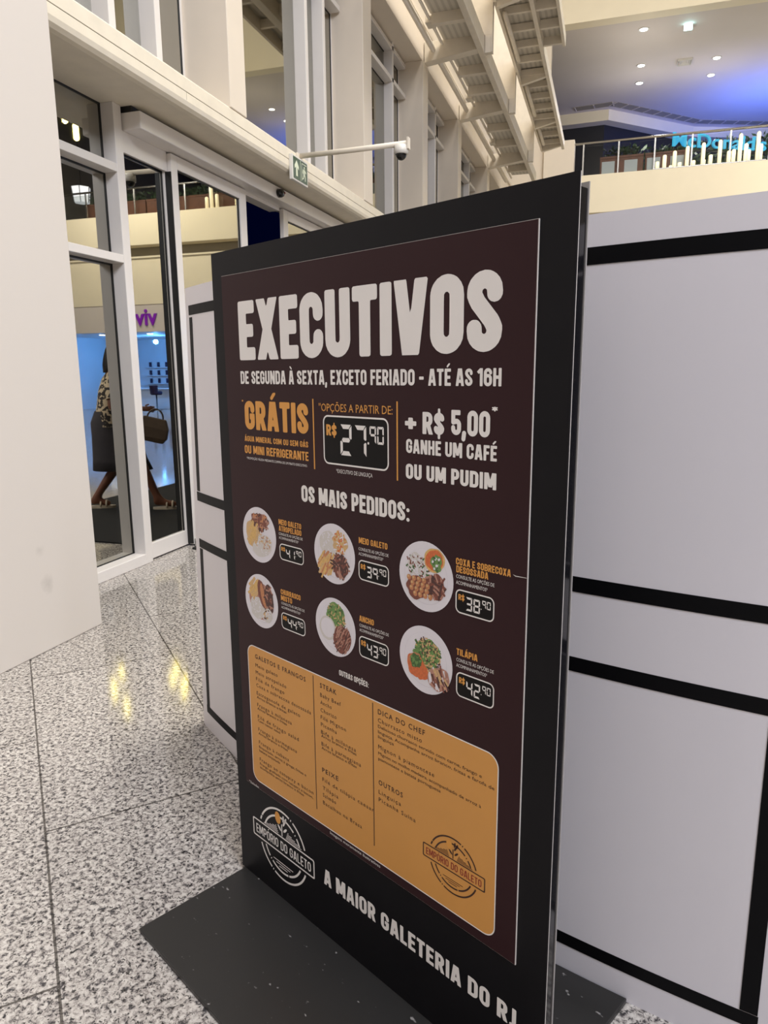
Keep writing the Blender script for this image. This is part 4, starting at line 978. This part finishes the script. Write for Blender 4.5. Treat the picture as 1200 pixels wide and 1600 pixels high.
for i in range(10):
    if i in (2, 3): continue
    x = -.60 + i * 1.25
    p = thing('planter_box', plabel[i], 'planter', (x + .6, 23.6, 7.05), group='planters along the balcony')
    mb = MB(); mb.box(x, x + 1.2, 23.38, 23.82, 7.05, 7.56); mb.build('box', M['wood'], p, bevel=.01)
    if i < 4:
        for a in (.05, .68):
            mb = MB(); mb.box(x + a, x + a + .36, 23.36, 23.38, 7.12, 7.46); mb.build('front_panel', M['shop'], p)
    mb = MB(); mb.box(x - .01, x + 1.21, 23.365, 23.83, 7.54, 7.60); mb.build('rim', M['wood'], p, bevel=.005)
    mb = MB(); leaves(mb, x + .12, x + 1.08, 23.48, 23.74, 7.58, 7.86 if (i < 1 or i > 3) else 7.66, 260 if i < 1 or i > 3 else 150, .13, 10 + i); mb.build('foliage', M['leaf'], p)
# hedge of tall greenery behind the letters
mb = MB(); leaves(mb, .6, 5.6, 26.8, 27.6, 7.9, 8.75, 900, .22, 77); leaves(mb, .6, 5.6, 26.8, 27.6, 7.05, 8.1, 500, .25, 78)
tag(mb.build('hedge', M['leaf']), 'dark leafy hedge behind the glowing cyan letters', 'hedge')
# glowing restaurant letters, receding to the right
ls = thing('restaurant_sign', 'cyan glowing restaurant name letters on the balcony', 'sign', (1.457, 25.0, 8.10), math.atan2(1.46, 2.77))
bx = 0
tmp = MB(); plain(tmp, "McDonald's", 0, 3.2, .06, .38, 0, res=3, fat=.012, depth=.05)
xs_ = sorted(set())
sb(tmp, 'letters', M['cyan'], ls)
mb = MB(); mb.box(0, 3.2, .1, .14, -.02, .02); 
for x in (.1, 1.1, 2.1, 3.1): mb.box(x - .02, x + .02, .1, .14, -1.05, .3)
sb(mb, 'support_frame', M['darkplastic'], ls)
# lit tubes along the balcony edge
pills = [(1027, 10.5), (1038, 17), (1049, 4), (1054, 21), (1063, 7), (1074, 25.5), (1085, 8), (1099, 28), (1101, 8), (1111, 12), (1125.5, 31), (1139, 15), (1147, 17.5), (1155.5, 35), (1165.5, 23.5), (1169, 14), (1183.5, 37), (1187, 20)]
lampw = ['shortest', 'medium', 'tiny', 'tall', 'stubby', 'tall slim', 'low', 'very tall']
for k, (p_, h_) in enumerate(pills):
    x = .979 + (p_ - 1027) * .01645; z = 7.075; hh = h_ * .0206; yp = 23.06 if k % 2 else 23.17
    mb = MB(); r = .052
    mb.lathe([(r * .5, 0), (r, .012), (r, hh * .9), (r * .8, hh * .97), (r * .3, hh)], (x, yp, z), 14)
    nm = tag(mb.build('lamp_tube', M['lamp'], smooth=True), '%s cream lit tube, %s in the row from the left, standing on the balcony edge' % (
        'short' if h_ < 13 else ('tall' if h_ > 24 else 'medium'), ['first', 'second', 'third', 'fourth', 'fifth', 'sixth', 'seventh', 'eighth', 'ninth', 'tenth', 'eleventh', 'twelfth', 'thirteenth', 'fourteenth', 'fifteenth', 'sixteenth', 'seventeenth', 'last'][k]), 'lamp', 'lit tubes along the balcony edge')
mb = MB(); mb.box(.85, 3.75, 23.0, 23.225, 7.05, 7.075); tag(mb.build('lamp_tray', M['chrome'], bevel=.003), 'thin metal tray under the row of lit tubes', 'tray')
for k, (x, hh) in enumerate(((6.45, .45), (6.66, .7), (6.85, .38))):
    mb = MB(); r = .06; mb.lathe([(r * .5, 0), (r, .012), (r, hh * .9), (r * .8, hh * .97), (r * .3, hh)], (x, 23.1, 7.05), 14)
    tag(mb.build('lamp_tube', M['lamp'], smooth=True), 'cream lit tube mirrored in the sliding door glass, %s of its three' % ['nearest the stile', 'tallest', 'shortest'][k], 'lamp', 'lit tubes mirrored in the door')
# ceiling downlights
for k, (x, y, lab) in enumerate(((.42, 24.0, 'round ceiling downlight nearest the bulkhead'), (.45, 26.6, 'round ceiling downlight in the middle of the left row'), (.45, 28.1, 'round ceiling downlight at the back of the left row'),
                            (2.70, 26.75, 'round ceiling downlight left of the blue glow, nearer one'), (2.70, 28.15, 'round ceiling downlight left of the blue glow, farther one'),
                            (5.9, 24.0, 'round ceiling downlight mirrored highest in the upper window'), (5.78, 26.3, 'round ceiling downlight mirrored lower in the upper window'), (5.78, 27.6, 'round ceiling downlight mirrored lowest in the upper window'), (9.4, 25.2, 'round ceiling downlight far along the balcony ceiling'))):
    t = thing('ceiling_downlight', lab, 'ceiling light', (x, y, 11.1), group='downlights in the balcony ceiling')
    mb = MB(); n = 20
    mb.rings([[(x + r * math.cos(a), y + r * math.sin(a), z) for a in [2 * math.pi * q / n for q in range(n)]] for r, z in ((.11, 11.1), (.155, 11.1), (.155, 11.085), (.11, 11.085))], caps=False); mb.build('rim', M['whiteplastic'], t)
    mb = MB(); mb.lathe([(.105, .0), (.105, .008)], (x, y, 11.086), 20); mb.build('lamp', M['downlight'], t)
t = thing('ceiling_projector', 'bright bluish projector lamp on the balcony ceiling', 'projector', (1.62, 24.17, 11.1))
mb = MB(); mb.box(1.50, 1.74, 24.1, 24.3, 10.94, 11.1); mb.build('body', M['whiteplastic'], t, bevel=.01)
mb = MB(); mb.box(1.51, 1.73, 24.06, 24.1, 10.95, 11.08); mb.build('lamp', M['cyanlight'], t)
t = thing('ceiling_diffuser', 'square air diffuser in the balcony ceiling', 'diffuser', (1.76, 26.7, 11.1))
for k, s_ in enumerate((.22, .16, .10)):
    mb = MB(); mb.rings([[(1.76 + sx * q, 26.7 + sy * q, z) for sx, sy in ((-1, -1), (1, -1), (1, 1), (-1, 1))] for q, z in ((s_, 11.1), (s_, 11.04 + k * .012), (s_ - .02, 11.04 + k * .012), (s_ - .05, 11.1))], caps=False); mb.build('vane', M['whiteplastic'], t)
t = thing('pendant_lantern', 'white glowing lantern mirrored in the narrow glazed screen', 'lantern', (12.5, 24.0, 8.1))
mb = MB(); hx = [(.36 * math.cos(math.pi / 3 * k), .36 * math.sin(math.pi / 3 * k)) for k in range(6)]
mb.prism(hx, lambda a, b: (12.5 + a * .8, 24 + b * .8, 7.85), lambda a, b: (12.5 + a, 24 + b, 8.4)); mb.build('shade', M['lantern'], t)
mb = MB()
for a, b in hx: mb.tube([(12.5 + a * .82, 24 + b * .82, 7.84), (12.5 + a * 1.02, 24 + b * 1.02, 8.41)], .015, 6)
mb.build('cage', M['darkplastic'], t)
mb = MB(); mb.tube([(12.5, 24, 8.4), (12.5, 24, 11.1)], .012, 6); mb.build('cord', M['darkplastic'], t)
# hanging lamps added in place of downlights, to streak the granite
for lab, lamps in (('added hanging cluster of three cream lamp tubes, streaking the granite nearer the pillar', [(8.17, 18.65, 8.12, 0.47), (8.38, 18.48, 8.55, 0.75), (8.11, 18.70, 9.26, 0.69)]),
                   ('added hanging cluster of four cream lamp tubes, streaking the granite nearer the hoarding', [(6.84, 19.65, 8.21, 0.49), (6.96, 19.56, 8.58, 0.49), (6.55, 19.85, 8.65, 0.59), (6.68, 19.76, 8.89, 0.71)])):
    cx = sum(l[0] for l in lamps) / len(lamps); cy = sum(l[1] for l in lamps) / len(lamps)
    t = thing('streak_lamps', lab, 'stand-in lamp', (cx, cy, 17.0), group='lamps added for the floor streaks')
    mb = MB(); mb.lathe([(.75, -.06), (.75, 0)], (cx, cy, 17.0), 24); mb.build('canopy', M['whiteplastic'], t)
    for x, y, z, hh in lamps:
        mb = MB(); r = .075; mb.lathe([(r * .3, 0), (r, .05), (r, hh - .05), (r * .3, hh)], (x, y, z), 14); mb.build('lamp_tube', M['streaklamp'], t, smooth=True)
        mb = MB(); mb.tube([(x, y, z + hh), (x, y, 16.95)], .006, 5); mb.build('cable', M['chrome'], t)

# ================================================================== SHOP ACROSS THE ATRIUM
sg = thing('shop_name_sign', 'purple shop name letters on the pale sign band', 'sign', (9.1, 23.2, 3.24))
mb = MB(); plain(mb, 'vivo', 9.09, 10.45, 3.24, 0.58, 23.19, res=4, fat=.018, depth=.05); mb.build('letters', M['grape'], sg)
dw = thing('display_wall', 'wall of phones on white shelves inside the shop', 'display', (10.4, 28.3, 0))
mb = MB(); mb.box(7.4, 13.4, 28.35, 28.5, .9, 2.1); mb.build('back_panel', M['shop'], dw)
for r_ in range(3):
    mb = MB(); mb.box(7.4, 13.4, 28.2, 28.35, 1.02 + r_ * .36, 1.05 + r_ * .36); mb.build('shelf', M['shop'], dw)
    for q in range(14):
        x = 7.6 + q * .42
        mb = MB(); mb.box(x, x + .12, 28.26, 28.29, 1.06 + r_ * .36, 1.27 + r_ * .36); mb.build('phone', M['purplefab'], dw)
ct = thing('shop_counter', 'long white service counter in the shop', 'counter', (10.2, 26.4, 0))
mb = MB(); mb.box(8.0, 12.4, 26.2, 26.7, 0, .82); mb.build('body', M['shop'], ct, bevel=.02)
mb = MB(); mb.box(7.9, 12.5, 26.1, 26.8, .82, .88); mb.build('top', M['shop'], ct, bevel=.01)
for k, (x, lab) in enumerate(((8.5, 'dark purple shop stool nearest the doorway side'), (9.35, 'dark purple shop stool in the middle of the counter'), (10.9, 'dark purple shop stool at the far end of the counter'))):
    st = thing('shop_stool', lab, 'stool', (x, 25.4, 0), group='stools at the shop counter')
    mb = MB(); mb.lathe([(.22, .0), (.22, .02), (.03, .05), (.03, .62)], (x, 25.4, 0), 18); mb.build('base', M['chrome'], st, smooth=True)
    mb = MB(); mb.lathe([(.2, .62), (.24, .66), (.24, .74), (.2, .77)], (x, 25.4, 0), 18); mb.build('seat', M['purplefab'], st, smooth=True)
    mb = MB(); mb.rings([[(x + q * math.sin(a), 25.4 - q * math.cos(a), z) for a in [-.9 + 1.8 * j / 8 for j in range(9)]] for q, z in ((.24, .72), (.26, 1.0))], caps=False); mb.build('backrest', M['purplefab'], st)
for k, x in enumerate((8.2, 9.2, 10.3, 11.4, 12.4)):
    mb = MB(); mb.lathe([(.11, 0), (.11, .012)], (x, 24.4, 2.986), 18)
    tag(mb.build('shop_downlight', M['downlight']), 'bright downlight in the shop ceiling, %s of the row' % ['nearest the sliding door reflection', 'second', 'third', 'fourth', 'fifth'][k], 'ceiling light', 'downlights in the shop ceiling')
# entrance mat
mb = MB(); mb.xy(rrect(-3.30, -1.32, 5.06, 8.3, .03, 3), .0, .012); tag(mb.build('door_mat', M['mat']), 'black entrance mat in front of the sliding doors', 'mat')

# ================================================================== PERSON WALKING TO THE DOORS
fx, fy = -.88, .475
PR = math.atan2(fy, fx) - math.pi / 2          # local +y is the walking direction
def lean(p): return (p[0], p[1] + max(0.0, p[2] - 1.0) * .18, p[2])
per = thing('person', 'person in leopard print blouse and charcoal skirt mirrored walking in the door glass', 'person', (-1.86, 6.41, .012), PR)
def skinned(name, joints, edges, m, parent, root=0, sub=2):
    me = bpy.data.meshes.new(name); me.from_pydata([j[:3] for j in joints], edges, [])
    o = bpy.data.objects.new(name, me); COL.objects.link(o)
    sk = o.modifiers.new('skin', 'SKIN'); sk.use_smooth_shade = True
    lay = me.skin_vertices[0] if len(me.skin_vertices) else None
    if lay is None:
        me.attributes  # layer is created with the modifier below
        bpy.context.view_layer.objects.active = o
        bpy.ops.mesh.customdata_skin_add()
        lay = me.skin_vertices[0]
    for i, j in enumerate(joints):
        r = j[3]; lay.data[i].radius = (r, r) if not isinstance(r, tuple) else r; lay.data[i].use_root = (i == root)
    ss = o.modifiers.new('sub', 'SUBSURF'); ss.levels = sub; ss.render_levels = sub
    dg = bpy.context.evaluated_depsgraph_get(); dg.update()
    nm = bpy.data.meshes.new_from_object(o.evaluated_get(dg))
    bpy.data.objects.remove(o); nm.materials.clear(); nm.materials.append(m)
    for p in nm.polygons: p.use_smooth = True; p.material_index = 0
    n = bpy.data.objects.new(name, nm); COL.objects.link(n); n.parent = parent
    return n
J = []; Ed = []
def jn(p, r, par=None):
    p = lean(p); J.append((p[0], p[1], p[2], r)); i = len(J) - 1
    if par is not None: Ed.append((par, i))
    return i
pel = jn((0, -.02, .93), .135); wai = jn((0, 0, 1.08), .115, pel); che = jn((0, .02, 1.28), .13, wai); nb = jn((0, .02, 1.44), .075, che)
nk = jn((0, .03, 1.50), .05, nb); ch_ = jn((0, .055, 1.56), .062, nk); hd = jn((0, .05, 1.64), .088, ch_); hd2 = jn((0, .035, 1.71), .078, hd); jn((0, .03, 1.755), .04, hd2)
jn((0, .155, 1.625), .011, hd)
def arm(s, sh, el, wr, fist):
    a = jn((s * .15, .02, 1.42), .052, nb); b = jn(sh, .05, a); c = jn(el, .038, b); d = jn(wr, .026, c)
    v = (Vector(wr) - Vector(el)).normalized()
    pm = jn(tuple(Vector(wr) + v * .06), (.030, .018), d)
    side = Vector((0, 1, 0)) if abs(v.y) < .7 else Vector((0, 0, 1))
    for k in range(4):
        o_ = side * (-.024 + .016 * k); b0 = Vector(wr) + v * .09 + o_; l = (.055, .065, .062, .05)[k]
        f1 = jn(tuple(b0), .0085, pm); f2 = jn(tuple(b0 + v * l * .5 + Vector((-s * .006, 0, -.006))), .008, f1)
        jn(tuple(b0 + v * l * .55 + Vector((-s * .03 * fist - s * .008, 0, -.02 * (1 - fist)))), .007, f2)
    th = Vector(wr) + v * .035 + side * .035
    t1 = jn(tuple(th), .009, pm); jn(tuple(th + v * .035 + side * .012), .008, t1)
arm(1, (.20, -.02, 1.36), (.24, -.07, 1.12), (.24, .04, .90), .2)
arm(-1, (-.20, .04, 1.36), (-.25, .06, 1.10), (-.24, .27, 1.09), 1)
def leg(s, kn, an, toe):
    h = jn((s * .09, -.02, .88), .095, pel); k = jn(kn, .06, h); c = jn(tuple(Vector(kn).lerp(Vector(an), .35)), .056, k); a = jn(an, .036, c)
    f = jn(tuple(Vector(an).lerp(Vector(toe), .5) + Vector((0, 0, -.012))), .036, a); jn(toe, .028, f)
    hl = jn((an[0], an[1] - .045, an[2] - .045), .03, a)
leg(1, (.09, .06, .50), (.09, -.22, .10), (.09, -.06, .045))
leg(-1, (-.09, .22, .50), (-.09, .38, .095), (-.09, .56, .05))
body = skinned('body', J, Ed, M['skin'], per)
def eloop(cx, cy, rx, ry, z, n=20): return [(cx + rx * math.cos(2 * math.pi * k / n), cy + ry * math.sin(2 * math.pi * k / n), z) for k in range(n)]
mb = MB(); mb.rings([eloop(0, .02, .20, .15, .90), eloop(0, .01, .185, .145, 1.0), eloop(0, .01, .165, .135, 1.1), eloop(0, .025, .185, .15, 1.27), eloop(0, .025, .175, .125, 1.40), eloop(0, .025, .10, .085, 1.475)], caps=False)
for s, a, b in ((1, (.15, .02, 1.41), (.225, -.04, 1.20)), (-1, (-.15, .02, 1.41), (-.235, .075, 1.20))):
    mb.tube([a, tuple(Vector(a).lerp(Vector(b), .35) + Vector((s * .03, 0, .01))), b], [.085, .08, .075], 16, caps=False)
mb.v = [lean(p) for p in mb.v]; mb.build('blouse', M['blouse'], per, smooth=True, local=True)
mb = MB(); mb.rings([eloop(0, .008, .165, .14, 1.06), eloop(0, -.01, .19, .17, .94), eloop(0, .02, .20, .20, .78), eloop(0, .045, .20, .235, .55), eloop(0, .065, .20, .265, .43), eloop(0, .065, .195, .26, .43)], caps=False); mb.build('skirt', M['skirt'], per, smooth=True, local=True)
mb = MB()
hr = []
for z, rx, ry, cy in ((1.46, .07, .05, -.045), (1.54, .10, .075, -.035), (1.62, .108, .095, -.015), (1.70, .105, .105, .005), (1.765, .088, .095, .015), (1.805, .05, .055, .02)): hr.append(eloop(0, cy, rx, ry, z))
mb.rings(hr); mb.v = [lean(p) for p in mb.v]; mb.build('hair', M['hair'], per, smooth=True, local=True)
for s in (-1, 1):
    mb = MB(); mb.lathe([(.012 * math.sin(math.pi * k / 6), -.009 * math.cos(math.pi * k / 6)) for k in range(7)], (s * .033, .128, 1.652), 10); mb.v = [lean(p) for p in mb.v]; mb.build('eye', M['eye'], per, smooth=True, local=True)
mb = MB(); mb.lathe([(.022 * math.sin(math.pi * k / 6), -.007 * math.cos(math.pi * k / 6)) for k in range(7)], (0, .110, 1.575), 10); mb.v = [lean(p) for p in mb.v]; mb.build('mouth', M['lip'], per, smooth=True, local=True)
for s, y0, z in ((1, -.16, .0), (-1, .46, .0)):
    mb = MB(); mb.xy([(s * .09 + .048 * math.cos(a) * (1.1 if math.sin(a) > 0 else .85), y0 + .0 + .15 * math.sin(a)) for a in [2 * math.pi * k / 20 for k in range(20)]], z, z + .025)
    sd = mb.build('sandal', M['sandal'], per, local=True)
    mb = MB()
    for yy_ in (y0 + .06, y0 - .0):
        mb.tube([(s * .09 + .046 * math.cos(a), yy_, .02 + .062 * math.sin(a)) for a in [math.pi * k / 8 for k in range(9)]], .011, 8)
    mb.build('strap', M['sandal'], sd, smooth=True, local=True)
# handbag carried in front
hb = thing('handbag', 'olive brown handbag carried by the walking person', 'bag', (-1.86 + fx * .355 - fy * .26, 6.41 + fy * .355 + fx * .26, .765), PR)
hb.rotation_euler = (-.25, 0, PR)
mb = MB(); mb.rings([[(sx * t_, y_, z_) for (sx, y_) in ((-1, -.15 * k_), (1, -.15 * k_), (1, .15 * k_), (-1, .15 * k_))] for z_, t_, k_ in ((.0, .045, .85), (.05, .06, 1.05), (.15, .055, 1.05), (.25, .03, .75))]); mb.build('pouch', M['bag'], hb, local=True, bevel=.012)
mb = MB(); mb.tube([(0, .08 * math.cos(a) , .24 + .10 * math.sin(a)) for a in [math.pi * k / 10 for k in range(11)]], .009, 8); mb.build('handle', M['bag'], hb, smooth=True, local=True)
